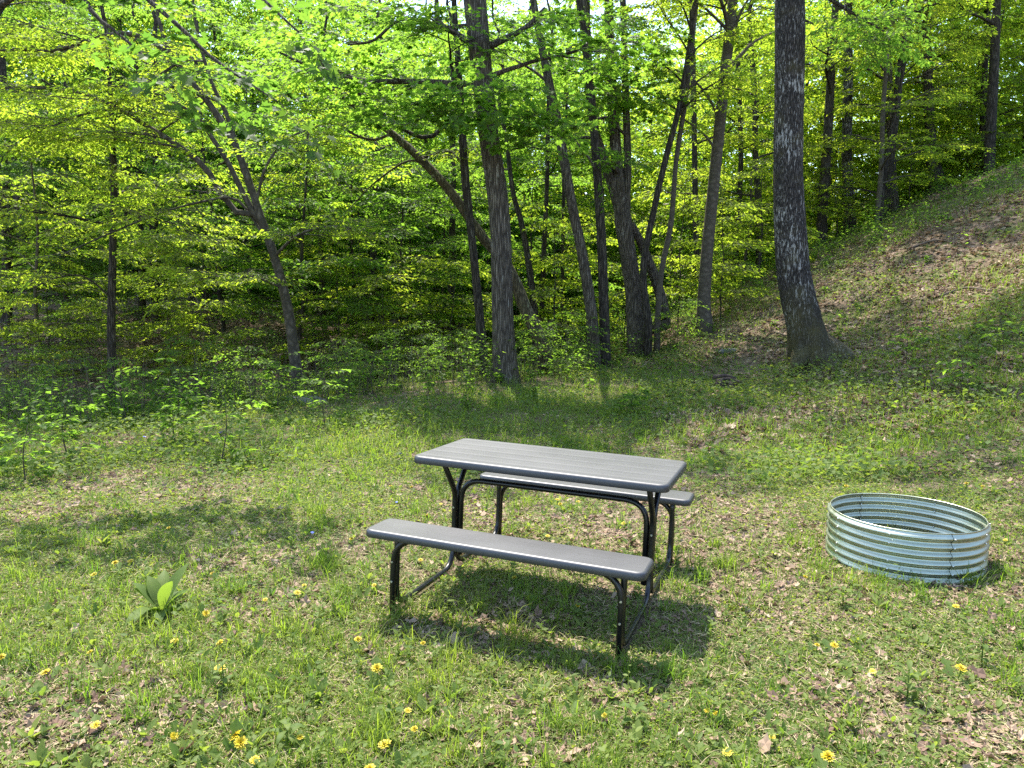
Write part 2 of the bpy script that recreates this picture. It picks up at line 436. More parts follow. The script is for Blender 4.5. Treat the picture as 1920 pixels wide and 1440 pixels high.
def spray(nside=5, per=5, L=1.0, leaf=0.11, seed=0, droop=0.25, tilt=0.3):
    """a flat leafy branchlet along +x, leaves lying roughly level; returns leaf frames, positions, twig lines"""
    r = np.random.default_rng(seed)
    pos, di, no, sc, tw = [], [], [], [], []
    main = np.stack([np.linspace(0, L, 6), 0.06 * L * np.sin(np.linspace(0, 3, 6) + r.random() * 6), -droop * L * np.linspace(0, 1, 6) ** 2 * 0.6], 1)
    tw.append(main)
    for k in range(nside * 2):
        t = 0.12 + 0.86 * (k + r.random() * 0.6) / (nside * 2)
        p0 = np.array([np.interp(t * L, main[:, 0], main[:, j]) for j in range(3)])
        sgn = 1 if k % 2 else -1
        a = sgn * r.uniform(0.6, 1.1)
        l2 = L * r.uniform(0.28, 0.5) * (1.15 - 0.7 * t)
        d = np.array([math.cos(a), math.sin(a), r.uniform(-0.2, 0.15)])
        p1 = p0 + d * l2 + np.array([0, 0, -droop * l2 * 0.5])
        tw.append(np.stack([p0, p1]))
        for q in range(per):
            f = (q + 1) / per
            pp = p0 * (1 - f) + p1 * f
            aa = a + (1 if q % 2 else -1) * r.uniform(0.3, 1.0)
            pos.append(pp + r.normal(0, 0.012, 3)); di.append((math.cos(aa), math.sin(aa), r.uniform(-0.7, 0.1)))
            no.append((r.normal(0, tilt), r.normal(0, tilt), 1.0)); sc.append(leaf * r.uniform(0.6, 1.15))
    for q in range(4):
        aa = r.uniform(-0.8, 0.8)
        pos.append(main[-1]); di.append((math.cos(aa), math.sin(aa), r.uniform(-0.6, 0.0))); no.append((r.normal(0, tilt), r.normal(0, tilt), 1)); sc.append(leaf * r.uniform(0.7, 1.1))
    return frames(np.array(di), np.array(no), np.array(sc)), np.array(pos), tw

def spray_set(leaf, nside=5, per=5, tilt=0.3, droop=0.25, n=5):
    return [spray(nside, per, 1.0, leaf, 100 + k, droop, tilt) for k in range(n)]

def place_sprays(acc, sset, shape, P, D, S, tint, tmat=1, twigs=True, tw_r=0.004, up=0.15, leaf_keep=1.0):
    """put sprays at P heading D with scale S; leaves keep their size whatever the scale of the spray"""
    P = np.asarray(P, float); D = nrm(D); n = len(P)
    if n == 0: return
    S = np.broadcast_to(S, (n,)); tint = np.broadcast_to(tint, (n,))
    upv = np.zeros((n, 3)); upv[:, 2] = 1
    upv[:, :2] += rng.normal(0, up, (n, 2))
    side = nrm(np.cross(upv, D)); u2 = np.cross(D, side)
    R = np.stack([D, side, u2], -1)
    which = rng.integers(0, len(sset), n)
    for w in range(len(sset)):
        m = which == w
        if not m.any(): continue
        Ml, pl, tws = sset[w]
        Rm, Pm, Sm = R[m], P[m], S[m]
        pos = np.einsum('nij,kj->nki', Rm, pl) * Sm[:, None, None] + Pm[:, None]
        MM = np.einsum('nij,kjl->nkil', Rm, Ml)
        k = len(pl)
        tn = (tint[m][:, None] + rng.normal(0, 0.13, (m.sum(), k))).clip(0, 1)
        MM = MM.reshape(-1, 3, 3); pos = pos.reshape(-1, 3); tn = tn.ravel()
        if leaf_keep < 1:
            kk = rng.random(len(pos)) < leaf_keep
            MM, pos, tn = MM[kk], pos[kk], tn[kk]
        acc.inst(shape[0], shape[1], MM, pos, tn, 0)
        if twigs:
            for tw in tws:
                a, b = tw[0], tw[-1]
                dv = b - a; ln = np.linalg.norm(dv); dv = dv / ln
                sd = nrm(np.cross(dv, (0, 0, 1))); up_ = np.cross(sd, dv)
                rr = tw_r
                q = np.array([a + sd * rr, a - sd * rr * .5 + up_ * rr, a - sd * rr * .5 - up_ * rr, b])
                V = np.einsum('nij,kj->nki', Rm, q) * Sm[:, None, None] + Pm[:, None]
                acc.many(V, [(0, 1, 3), (1, 2, 3), (2, 0, 3)], 0.4, tmat)

SP_FINE = spray_set(0.085, 5, 5, 0.30)
SP_MED = spray_set(0.105, 5, 4, 0.35)
SP_BIG = spray_set(0.125, 4, 3, 0.4)
SP_BOUGH = spray_set(0.105, 4, 3, 0.45)
SP_FAR = spray_set(0.22, 4, 3, 0.6, 0.3)

# ------------------------------------------------------------------ trees
def limb_path(p0, az, el0, L, n=7, arch=0.5, wob=0.12, r=None):
    """a limb that leaves at elevation el0 and bends towards level (arch>0) or upwards (arch<0)"""
    r = r or rng
    p = np.array(p0, float); pts = [p.copy()]
    a = az
    for k in range(n):
        f = k / (n - 1)
        e = el0 * (1 - arch * f) + r.normal(0, 0.05)
        a += r.normal(0, wob)
        p = p + np.array([math.sin(a) * math.cos(e), math.cos(a) * math.cos(e), math.sin(e)]) * L / n
        pts.append(p.copy())
    return np.array(pts)

def limb_spots(path, step, start=0.3, rs=0.6):
    """positions and headings for sprays on both sides of a limb"""
    d = np.diff(path, axis=0); ln = np.linalg.norm(d, axis=1); cum = np.concatenate([[0], np.cumsum(ln)])
    ts = np.arange(cum[-1] * start, cum[-1], step)
    P, D = [], []
    for i, t in enumerate(ts):
        q = np.array([np.interp(t, cum, path[:, j]) for j in range(3)])
        k = min(np.searchsorted(cum, t, side='right') - 1, len(d) - 1)
        dv = d[k] / ln[k]
        h = np.array([dv[0], dv[1], 0]); h /= np.linalg.norm(h) + 1e-6
        a = (1 if i % 2 else -1) * rng.uniform(0.5, 1.2)
        ca, sa = math.cos(a), math.sin(a)
        P.append(q); D.append((h[0] * ca - h[1] * sa, h[0] * sa + h[1] * ca, rng.uniform(-0.15, 0.2)))
    P.append(path[-1]); D.append(d[-1] / ln[-1] + np.array([0, 0, -0.2]))
    return P, D

def limbed(acc_wood, spots, p0, az, el, L, r0, arch=0.6, sub=3, step=0.3, mat=0):
    """limb with side branches; appends spray spots"""
    path = limb_path(p0, az, el, L, 7, arch)
    sm = spline(path, 12)
    tube(acc_wood, sm, np.linspace(r0, r0 * 0.2, 12), 6, mat=mat, cap=False)
    P, D = limb_spots(path, step, 0.35)
    spots[0] += P; spots[1] += D
    for k in range(sub):
        f = rng.uniform(0.25, 0.8)
        i = int(f * 7)
        q = path[i]
        dv = path[min(i + 1, 7)] - path[i]
        a2 = math.atan2(dv[0], dv[1]) + (1 if k % 2 else -1) * rng.uniform(0.5, 1.0)
        p2 = limb_path(q, a2, el * 0.4, L * rng.uniform(0.35, 0.55), 5, 0.6)
        tube(acc_wood, spline(p2, 7), np.linspace(r0 * 0.45, r0 * 0.12, 7), 5, mat=mat, cap=False)
        P, D = limb_spots(p2, step, 0.3)
        spots[0] += P; spots[1] += D

def auto_crown(path, rad, z0, z1, nl, Lf, el, sub=3, step=0.32, arch=0.6, azr=None):
    """limbs all round a trunk between heights z0 and z1; Lf(t) gives their length"""
    wood = Acc(); spots = [[], []]
    az = rng.random() * 6.28
    for k in range(nl):
        t = (k + rng.random() * 0.7) / nl
        z = z0 + (z1 - z0) * t
        i = int(np.argmin(np.abs(path[:, 2] - z)))
        az += 2.4 + rng.normal(0, 0.3)
        a = az
        if azr is not None: a = azr[0] + (az % 6.283) / 6.283 * (azr[1] - azr[0])
        limbed(wood, spots, path[i], a, el(t) + rng.normal(0, 0.08), Lf(t) * rng.uniform(0.75, 1.15), min(rad[i] * 0.45, 0.05 * Lf(t) / 2.5), arch, sub, step)
    return wood, spots

def cloud_spots(n, u, v, ru, rv, y0, y1):
    """spray spots filling a leafy clump round the sight line of a photo pixel between two depths"""
    P = []
    while len(P) < n:
        a, b = rng.uniform(-1, 1, 2)
        if a * a + b * b > 1: continue
        P.append(at(u + ru * a, v + rv * b, rng.uniform(y0, y1)))
    P = np.array(P)
    D = np.concatenate([rng.normal(0, 1, (n, 2)), rng.normal(-0.1, 0.12, (n, 1))], 1)
    return P, D

def finish_tree(root, trunk_acc, bark, branches, crown_acc, leafm, trunk_name='trunk'):
    trunk_acc.obj(trunk_name, bark, root)
    for b in branches: b.obj('branch', bark, root)
    if crown_acc is not None and crown_acc.n: crown_acc.obj('crown', [leafm, TWIG], root)

def shift(acc, p):
    for i in range(len(acc.v)): acc.v[i] = acc.v[i] - p
    return acc

def px_path(pts, y, n=24, below=0.25):
    """trunk path from photo pixels (top last) at depth y with small depth wander; pts = [(u,v,width px)]"""
    P = []; R = []
    ph = rng.random() * 6
    for k, q in enumerate(pts):
        u, v, w = q[:3]
        yy = y + (q[3] if len(q) > 3 else 0.0)
        P.append(at(u, v, yy)); R.append(w * yy / FPX / 2)
    P = np.array(P)
    sm = spline(P, n)
    rs = np.interp(np.linspace(0, len(P) - 1, n), np.arange(len(P)), R)
    return sm, rs

TREES = []

def photo_tree(name, label, cat, pts, y, bark, leafm, limbs=(), auto=None, clouds=(), sset=None, shape=LEAF4, tint=0.5,
               seg=12, rough=0.06, flare=None, group=None, top=None, n=28, twig=True, keep=1.0):
    """a tree whose trunk follows the photo. pts run from base to top. limbs: lists of photo points off the trunk.
    auto: dict for auto_crown above. clouds: leafy clumps (n,u,v,ru,rv,dy0,dy1)."""
    path, rad = px_path(pts, y, n)
    base = path[0].copy()
    g = gz(base[0], base[1])
    if path[0][2] > g - 0.1:            # carry the foot down into the soil
        dv = path[1] - path[0]
        path = np.vstack([[path[0][0], path[0][1], g - 0.25], path]); rad = np.concatenate([[rad[0] * 1.15], rad])
    if top is not None:                 # carry the stem up past the picture
        d = nrm(path[-1] - path[-4]); d = nrm(d * 0.7 + np.array([0, 0, 0.3]))
        k = 10
        ext = np.array([path[-1] + d * (top - path[-1][2]) * (i + 1) / k + np.append(rng.normal(0, 0.06, 2), 0) for i in range(k)])
        path = np.vstack([path, ext]); rad = np.concatenate([rad, np.linspace(rad[-1], rad[-1] * 0.3, k)])
    foot = np.array([base[0], base[1], g])
    root = empty(name, foot, label, cat, group)
    ta = Acc(); tube(ta, path, rad, seg, rough=rough, flare=flare); shift(ta, foot)
    brs = []; spots = [[], []]
    for L in limbs:
        lp, lr = px_path([(q[0], q[1], q[2]) + tuple(q[3:4]) for q in L['pts']], y, 16)
        j = int(np.argmin(np.linalg.norm(path - lp[0], axis=1)))
        lp[0] = path[j]
        b = Acc(); tube(b, lp, lr, 8, rough=0.05, cap=True)
        if L.get('step', 0.3):
            P, D = limb_spots(lp, L.get('step', 0.3), L.get('start', 0.3))
            spots[0] += P; spots[1] += D
            for k in range(L.get('sub', 3)):
                i = int(rng.uniform(0.3, 0.9) * 15)
                dv = lp[min(i + 1, 15)] - lp[i]
                a2 = math.atan2(dv[0], dv[1]) + (1 if k % 2 else -1) * rng.uniform(0.5, 1.1)
                p2 = limb_path(lp[i], a2, rng.uniform(-0.1, 0.35), L.get('sl', 1.2) * rng.uniform(0.6, 1.2), 5, 0.6)
                tube(b, spline(p2, 7), np.linspace(max(lr[i] * 0.5, 0.006), 0.004, 7), 5, cap=False)
                P, D = limb_spots(p2, L.get('step', 0.3), 0.3)
                spots[0] += P; spots[1] += D
        brs.append(shift(b, foot))
    if auto:
        wood, sp = auto_crown(path, rad, **auto)
        if wood.n: ta.join(shift(wood, foot))
        spots[0] += sp[0]; spots[1] += sp[1]
    ca = Acc()
    sset = sset or SP_MED
    if spots[0]:
        P = np.array(spots[0]); D = np.array(spots[1])
        place_sprays(ca, sset, shape, P, D, rng.uniform(0.55, 1.0, len(P)), (tint + rng.normal(0, 0.1, len(P))).clip(0, 1), twigs=twig, leaf_keep=keep)
    for c in clouds:
        P, D = cloud_spots(c[0], c[1], c[2], c[3], c[4], y + c[5], y + c[6])
        place_sprays(ca, sset, shape, P, D, rng.uniform(0.55, 1.0, len(P)), (tint + rng.normal(0, 0.1, len(P))).clip(0, 1), twigs=twig, leaf_keep=keep)
    shift(ca, foot)
    finish_tree(root, ta, bark, brs, ca, leafm)
    TREES.append(root)
    return root

def root_flare(amount=1.1, lobes=5, ext=0.10, ph=0.4):
    def f(t, a):
        k = np.exp(-np.maximum(t, 0) / ext)
        return 1 + k * amount * (0.45 + 0.55 * np.clip(np.sin(lobes * a / 2 + ph) ** 2, 0, 1))
    return f

# ------------------------------------------------------------------ the trees one can tell apart
UP = lambda t: 0.75 + 0.3 * t
photo_tree('oak_tree', 'big dark trunk with white lichen streaks and a flared foot, alone on the right', 'tree',
           [(1534, 694, 96), (1520, 655, 82), (1507, 605, 66), (1487, 500, 58), (1478, 350, 53), (1480, 180, 51), (1481, 0, 50)], 13.3, BARK_OAK, LEAF_G,
           limbs=[dict(pts=[(1482, -60, 14), (1545, -10, 9), (1600, 25, 6), (1660, 60, 3)], sub=4, sl=1.0),
                  dict(pts=[(1530, 640, 52), (1558, 655, 44, -0.15), (1586, 668, 32, -0.3), (1618, 690, 12, -0.4)], step=0),
                  dict(pts=[(1530, 655, 56), (1548, 682, 38, -0.4), (1592, 702, 12, -0.75)], step=0),
                  dict(pts=[(1515, 640, 50), (1498, 676, 34, -0.3), (1478, 704, 12, -0.4)], step=0)],
           auto=dict(z0=8.2, z1=14.5, nl=9, Lf=lambda t: 3.4 - 1.5 * t, el=lambda t: 0.35 + 0.7 * t),
           clouds=[(26, 1640, 45, 75, 55, -0.8, 0.8)], tint=0.35, seg=28, rough=0.05, flare=root_flare(0.35, 5, 0.04, 0.9), top=15, n=40, sset=SP_MED, shape=LEAF4)
photo_tree('maple_tree', 'tall furrowed trunk behind the picnic table, thickest of the middle group', 'tree',
           [(947, 715, 50), (943, 600, 41), (936, 400, 37), (916, 250, 36), (905, 150, 38), (890, 0, 40)], 13.4, BARK_MAPLE, LEAF_G,
           limbs=[dict(pts=[(898, 92, 15), (872, 74, 12), (850, 60, 11), (822, 38, 9), (818, -20, 7)], sub=3),
                  dict(pts=[(848, 60, 8), (790, 38, 7), (745, 39, 6), (700, 76, 5), (650, 84, 3)], sub=4),
                  dict(pts=[(915, 88, 15), (960, 66, 11), (990, 48, 9), (1022, 15, 6)], sub=3),
                  dict(pts=[(903, 160, 9), (800, 153, 10), (690, 152, 9), (650, 141, 7), (600, 112, 4)], sub=4)],
           auto=dict(z0=5.0, z1=13, nl=5, Lf=lambda t: 2.4 - 1.1 * t, el=lambda t: 0.3 + 0.7 * t),
           clouds=[(38, 905, 180, 140, 45, -1.6, -0.4), (22, 760, 190, 90, 40, -1.5, 0.2), (20, 1000, 235, 80, 40, -1.4, 0)],
           tint=0.6, seg=20, rough=0.05, flare=root_flare(0.5, 5, 0.03), top=13.5, n=36, sset=SP_BIG, shape=MAPLE)
photo_tree('ash_tree', 'thin dark trunk standing just left of the furrowed middle trunk', 'tree',
           [(905, 700, 22), (900, 600, 17), (885, 450, 15), (872, 330, 15), (864, 195, 13), (855, 60, 10)], 14.6, BARK_DARK, LEAF_G,
           limbs=[dict(pts=[(862, 192, 7), (838, 230, 8), (806, 258, 8), (770, 250, 8), (740, 230, 7), (690, 193, 7), (640, 143, 6), (593, 127, 6), (540, 107, 5), (498, 77, 4)], sub=6, sl=1.2, start=0.45)],
           auto=dict(z0=5.2, z1=11, nl=8, Lf=lambda t: 2.2 - 1.0 * t, el=lambda t: 0.4 + 0.6 * t), tint=0.4, top=11.5)
photo_tree('leaning_tree', 'mossy trunk leaning hard to the left behind the middle trunks', 'tree',
           [(1022, 655, 25), (985, 580, 24), (955, 505, 20), (905, 445, 18), (845, 360, 17), (785, 295, 15), (735, 250, 12), (680, 210, 10), (630, 175, 8), (560, 120, 5)], 15.2, BARK_MOSSY, LEAF_Y,
           limbs=[dict(pts=[(808, 315, 5), (765, 302, 4), (700, 345, 3), (655, 392, 2)], sub=2, sl=0.8),
                  dict(pts=[(790, 296, 4), (840, 284, 4), (868, 306, 3)], sub=2, sl=0.6),
                  dict(pts=[(735, 250, 6), (700, 262, 5), (660, 250, 4), (630, 225, 3)], sub=3)],
           clouds=[(16, 600, 150, 80, 45, -0.5, 0.8)], tint=0.5)
photo_tree('twin_tree', 'brown trunk leaning left, nearer of the close pair behind the table', 'tree',
           [(1114, 668, 25), (1108, 580, 21), (1090, 470, 20), (1070, 370, 18), (1045, 230, 17), (1022, 120, 14), (1000, 0, 12)], 15.8, BARK_MAPLE, LEAF_G,
           limbs=[dict(pts=[(1040, 215, 6), (1065, 250, 6), (1100, 290, 5), (1118, 320, 4)], sub=2, sl=0.7)],
           auto=dict(z0=5.4, z1=12, nl=4, Lf=lambda t: 2.0 - 0.9 * t, el=UP), tint=0.45, top=13.5)
photo_tree('twin_tree', 'straight brown trunk touching the leaning one of the pair at its foot', 'tree',
           [(1135, 666, 20), (1132, 560, 18), (1127, 440, 17), (1118, 300, 16), (1110, 200, 15), (1100, 100, 14), (1086, 0, 12)], 16.0, BARK_DARK, LEAF_G,
           auto=dict(z0=5.4, z1=12, nl=4, Lf=lambda t: 2.0 - 0.9 * t, el=UP), tint=0.4, top=13.5,
           clouds=[(22, 1110, 60, 90, 60, -1.2, 0.6)])
photo_tree('multi_stem_tree', 'large trunk forking into three upright stems right of the middle', 'tree',
           [(1194, 640, 38), (1189, 560, 31), (1178, 480, 30), (1169, 420, 33), (1164, 375, 26), (1161, 345, 14)], 17.6, BARK_MAPLE, LEAF_G,
           limbs=[dict(pts=[(1169, 420, 24), (1155, 365, 21), (1138, 315, 20), (1113, 240, 18), (1104, 150, 17), (1100, 60, 15), (1098, -60, 12)], step=0.5, start=0.75, sub=2),
                  dict(pts=[(1169, 420, 25), (1163, 365, 23), (1156, 300, 21), (1148, 180, 19), (1143, 60, 17), (1140, -80, 14)], step=0.5, start=0.75, sub=2),
                  dict(pts=[(1172, 430, 20), (1174, 368, 16), (1177, 300, 14), (1172, 150, 13), (1168, 0, 11), (1166, -80, 9)], step=0.5, start=0.75, sub=2),
                  dict(pts=[(1254, 624, 22, 0.4), (1234, 540, 19, 0.4), (1208, 470, 17, 0.3), (1184, 420, 14, 0.1)], step=0)],
           clouds=[(26, 1180, 60, 70, 70, -1.5, 0.8), (24, 1230, 150, 70, 60, -1.0, 1.2), (20, 1130, 170, 60, 40, -1.5, -0.3)], tint=0.55, seg=18, sset=SP_BIG, shape=MAPLE)
photo_tree('crooked_tree', 'black crooked stem leaning right beside the three-stemmed tree', 'tree',
           [(1216, 610, 15), (1206, 505, 12), (1225, 400, 12), (1250, 290, 11), (1276, 190, 10), (1297, 60, 9)], 17.0, BARK_DARK, LEAF_Y,
           auto=dict(z0=4.8, z1=11, nl=8, Lf=lambda t: 1.8, el=UP), tint=0.5, top=11)
photo_tree('pole_tree', 'slim pale stem rising between the crooked black one and the smooth grey trunk', 'tree',
           [(1233, 606, 12), (1240, 510, 10), (1258, 420, 10), (1268, 300, 9), (1286, 180, 9), (1306, 0, 8)], 17.2, BARK_GREY, LEAF_Y,
           auto=dict(z0=4.8, z1=11, nl=8, Lf=lambda t: 1.8, el=UP), tint=0.6, top=11)
photo_tree('beech_tree', 'smooth grey trunk at the foot of the slope, left of the big dark oak', 'tree',
           [(1321, 602, 30), (1320, 565, 24), (1325, 480, 22), (1340, 330, 21), (1353, 200, 20), (1368, 60, 18), (1374, 0, 17)], 17.8, BARK_GREY, LEAF_Y,
           limbs=[dict(pts=[(1368, 60, 7), (1338, 30, 5), (1312, 8, 4), (1280, -10, 3)], sub=2),
                  dict(pts=[(1350, 230, 6), (1330, 185, 5), (1300, 150, 4), (1265, 130, 3)], sub=3),
                  dict(pts=[(1345, 285, 5), (1318, 250, 4), (1280, 222, 3)], sub=2),
                  dict(pts=[(1370, 68, 7), (1388, 25, 5), (1408, -10, 4)], sub=2)],
           auto=dict(z0=6.2, z1=14, nl=11, Lf=lambda t: 2.8 - 1.2 * t, el=UP), tint=0.55, top=15, seg=18, rough=0.03)
for lab, pts, y, bk, tp in [
    ('slender dark stem seen between the smooth grey trunk and the big oak', [(1425, 425, 11), (1417, 300, 10), (1415, 180, 10), (1404, 20, 8)], 23.5, BARK_DARK, 13),
    ('thin shaded stem close right of the smooth grey trunk', [(1381, 445, 10), (1389, 300, 9), (1384, 120, 8), (1378, 10, 7)], 25, BARK_DARK, 13),
    ('dark straight stem just left of the smooth grey trunk', [(1306, 480, 11), (1303, 330, 10), (1300, 150, 10), (1296, 0, 9)], 23, BARK_DARK, 13),
    ('black upright trunk on the crest behind the big oak', [(1594, 400, 21), (1588, 300, 18), (1590, 150, 16), (1590, 10, 14)], 25.5, BARK_OAK, 15),
    ('slim grey stem on the crest, left one of a crossing pair', [(1643, 425, 10), (1652, 320, 9), (1656, 200, 8), (1668, 50, 7)], 23, BARK_GREY, 11),
    ('slim stem on the crest bending right, other one of the crossing pair', [(1649, 420, 9), (1661, 300, 8), (1681, 200, 7), (1700, 90, 6), (1712, -10, 4)], 23.2, BARK_DARK, 11),
    ('brown furrowed trunk on the crest behind the slim crossing pair', [(1676, 402, 21), (1672, 340, 18), (1668, 250, 15), (1664, 60, 12)], 26, BARK_MAPLE, 14),
    ('stout dark trunk with a wide foot where the crest meets the path', [(1759, 354, 34), (1750, 310, 23), (1744, 250, 18), (1738, 80, 14)], 26.5, BARK_DARK, 14),
    ('grey stem high on the slope near the right edge', [(1846, 335, 11), (1842, 240, 10), (1848, 100, 9), (1850, 0, 8)], 27, BARK_DARK, 14),
    ('thin dark stem left of the leaning mossy trunk, deep in the wood', [(845, 560, 13), (848, 430, 11), (850, 330, 10), (846, 180, 8)], 22, BARK_DARK, 11),
    ('dark slanting stem just right of the furrowed middle trunk', [(1005, 610, 13), (992, 500, 12), (978, 420, 11), (962, 360, 9), (948, 250, 7)], 18.5, BARK_DARK, 9),
    ('thin upright stem between the leaning mossy foot and the close pair', [(1015, 605, 9), (1021, 450, 9), (1026, 330, 8), (1028, 180, 6)], 20, BARK_DARK, 10),
    ('thin straight stem right behind the close pair of trunks', [(1053, 610, 7), (1056, 450, 7), (1058, 300, 6), (1066, 120, 5)], 21, BARK_DARK, 10),
    ('shaded trunk at the head of the ravine, left of the thin dark stem', [(698, 575, 14), (700, 480, 12), (702, 380, 11), (708, 200, 9)], 24, BARK_DARK, 12),
]:
    photo_tree('woodland_tree', lab, 'tree', pts, y, bk, LEAF_Y if pts[0][0] > 1290 else LEAF_G,
               auto=dict(z0=4.2, z1=tp - 0.5, nl=8, Lf=lambda t: 2.2 - 0.9 * t, el=lambda t: 0.25 + 0.6 * t, step=0.5), tint=0.55, top=tp, group='trees of the wood')

photo_tree('hornbeam_tree', 'slender forked tree leaning left with long arching limbs over the ravine', 'tree',
           [(558, 716, 23), (546, 620, 19), (531, 540, 17), (511, 470, 16), (493, 420, 15), (480, 380, 13), (456, 310, 13), (440, 270, 12), (410, 220, 12), (385, 185, 11), (345, 135, 9), (310, 80, 7), (290, 0, 5)], 13.0, BARK_LIMB, LEAF_Y,
           limbs=[dict(pts=[(478, 410, 12), (432, 390, 11), (400, 335, 11), (370, 300, 10), (330, 270, 9), (290, 245, 9), (225, 205, 7), (170, 180, 6), (120, 167, 5), (60, 165, 4), (0, 163, 3), (-60, 175, 2)], sub=9, sl=1.5, start=0.25),
                  dict(pts=[(488, 425, 13), (450, 350, 10), (425, 300, 9), (395, 255, 8), (370, 220, 6), (300, 178, 5), (205, 160, 4)], sub=5, sl=1.3),
                  dict(pts=[(452, 300, 9), (425, 215, 8), (395, 150, 7), (370, 60, 5), (360, -20, 4)], sub=5, sl=1.2),
                  dict(pts=[(505, 460, 5), (447, 376, 5), (380, 378, 4, -.4), (300, 400, 3, -.8), (200, 440, 3, -1.1), (110, 480, 2, -1.4)], sub=5, sl=1.1),
                  dict(pts=[(305, 250, 4), (250, 252, 3), (180, 253, 3), (110, 254, 2)], sub=4, sl=0.9),
                  dict(pts=[(215, 203, 5), (150, 216, 4), (100, 236, 3), (40, 262, 2)], sub=4, sl=0.9),
                  dict(pts=[(345, 135, 9), (290, 80, 8), (225, 62, 8), (150, 82, 7), (100, 95, 6), (40, 93, 4), (-20, 96, 3)], sub=6, sl=1.3),
                  dict(pts=[(530, 540, 5), (480, 520, 4, -.3), (420, 515, 3, -.6), (360, 530, 2, -.9)], sub=3, sl=0.8),
                  dict(pts=[(515, 480, 6), (560, 440, 5, -.3), (620, 425, 4, -.6), (680, 430, 3, -.8)], sub=4, sl=0.9),
                  dict(pts=[(480, 380, 6), (500, 310, 5), (540, 260, 4), (600, 235, 3)], sub=4, sl=1.0)],
           clouds=[(20, 330, 445, 75, 26, -1.8, -0.6), (18, 160, 330, 120, 40, -0.5, 1.2), (16, 90, 60, 110, 50, -1.2, 0.6)],
           auto=dict(z0=6.9, z1=10, nl=8, Lf=lambda t: 2.4 - 0.8 * t, el=lambda t: 0.3 + 0.4 * t, step=0.4), top=10.4,  # high limbs above the view, added to shade the ravine edge
           tint=0.6, seg=16, rough=0.04, n=44, sset=SP_FINE)
photo_tree('young_beech', 'thin dark trunk rising from the ravine near the left edge', 'tree',
           [(211, 752, 17), (209, 600, 15), (212, 450, 13), (214, 340, 12), (208, 200, 9), (200, 60, 7)], 14.4, BARK_DARK, LEAF_Y,
           limbs=[dict(pts=[(211, 560, 4), (160, 520, 3, -.3), (110, 520, 3, -.5), (50, 545, 2, -.6)], sub=4, sl=0.9),
                  dict(pts=[(212, 430, 4), (260, 405, 3, -.3), (330, 420, 2, -.6)], sub=4, sl=0.8)],
           auto=dict(z0=2.6, z1=7.5, nl=9, Lf=lambda t: 2.2 - 0.9 * t, el=lambda t: 0.25 + 0.4 * t, step=0.36),
           tint=0.65, top=8.5, sset=SP_FINE)
for lab, pts, y in [
    ('dim trunk on the far bank, right of the thin trunk in the ravine', [(292, 590, 14), (288, 480, 12), (292, 350, 11), (290, 160, 9)], 20),
    ('short dark trunk on the far bank, close left of the dim one', [(266, 600, 14), (266, 520, 12), (262, 400, 10), (258, 240, 8)], 22),
    ('dark trunk deep in shade by the left edge', [(10, 620, 22), (14, 480, 18), (12, 330, 16), (6, 150, 13)], 20),
    ('thin trunk in shade between the left edge and the ravine trunk', [(120, 600, 12), (118, 470, 10), (122, 350, 9), (124, 180, 8)], 23),
    ('dark stem on the far bank behind the arching limbs', [(385, 570, 12), (382, 460, 10), (378, 330, 9), (372, 180, 8)], 24),
    ('thin stem on the far bank just right of the arching tree', [(605, 560, 11), (600, 440, 9), (602, 300, 8), (606, 150, 7)], 23)]:
    photo_tree('woodland_tree', lab, 'tree', pts, y, BARK_DARK, LEAF_G if pts[0][0] > 200 else LEAF_D,
               auto=dict(z0=2.2, z1=10, nl=8, Lf=lambda t: 2.4 - 1.1 * t, el=lambda t: 0.15 + 0.5 * t, step=0.5), tint=0.5, top=10.5, group='trees of the wood')

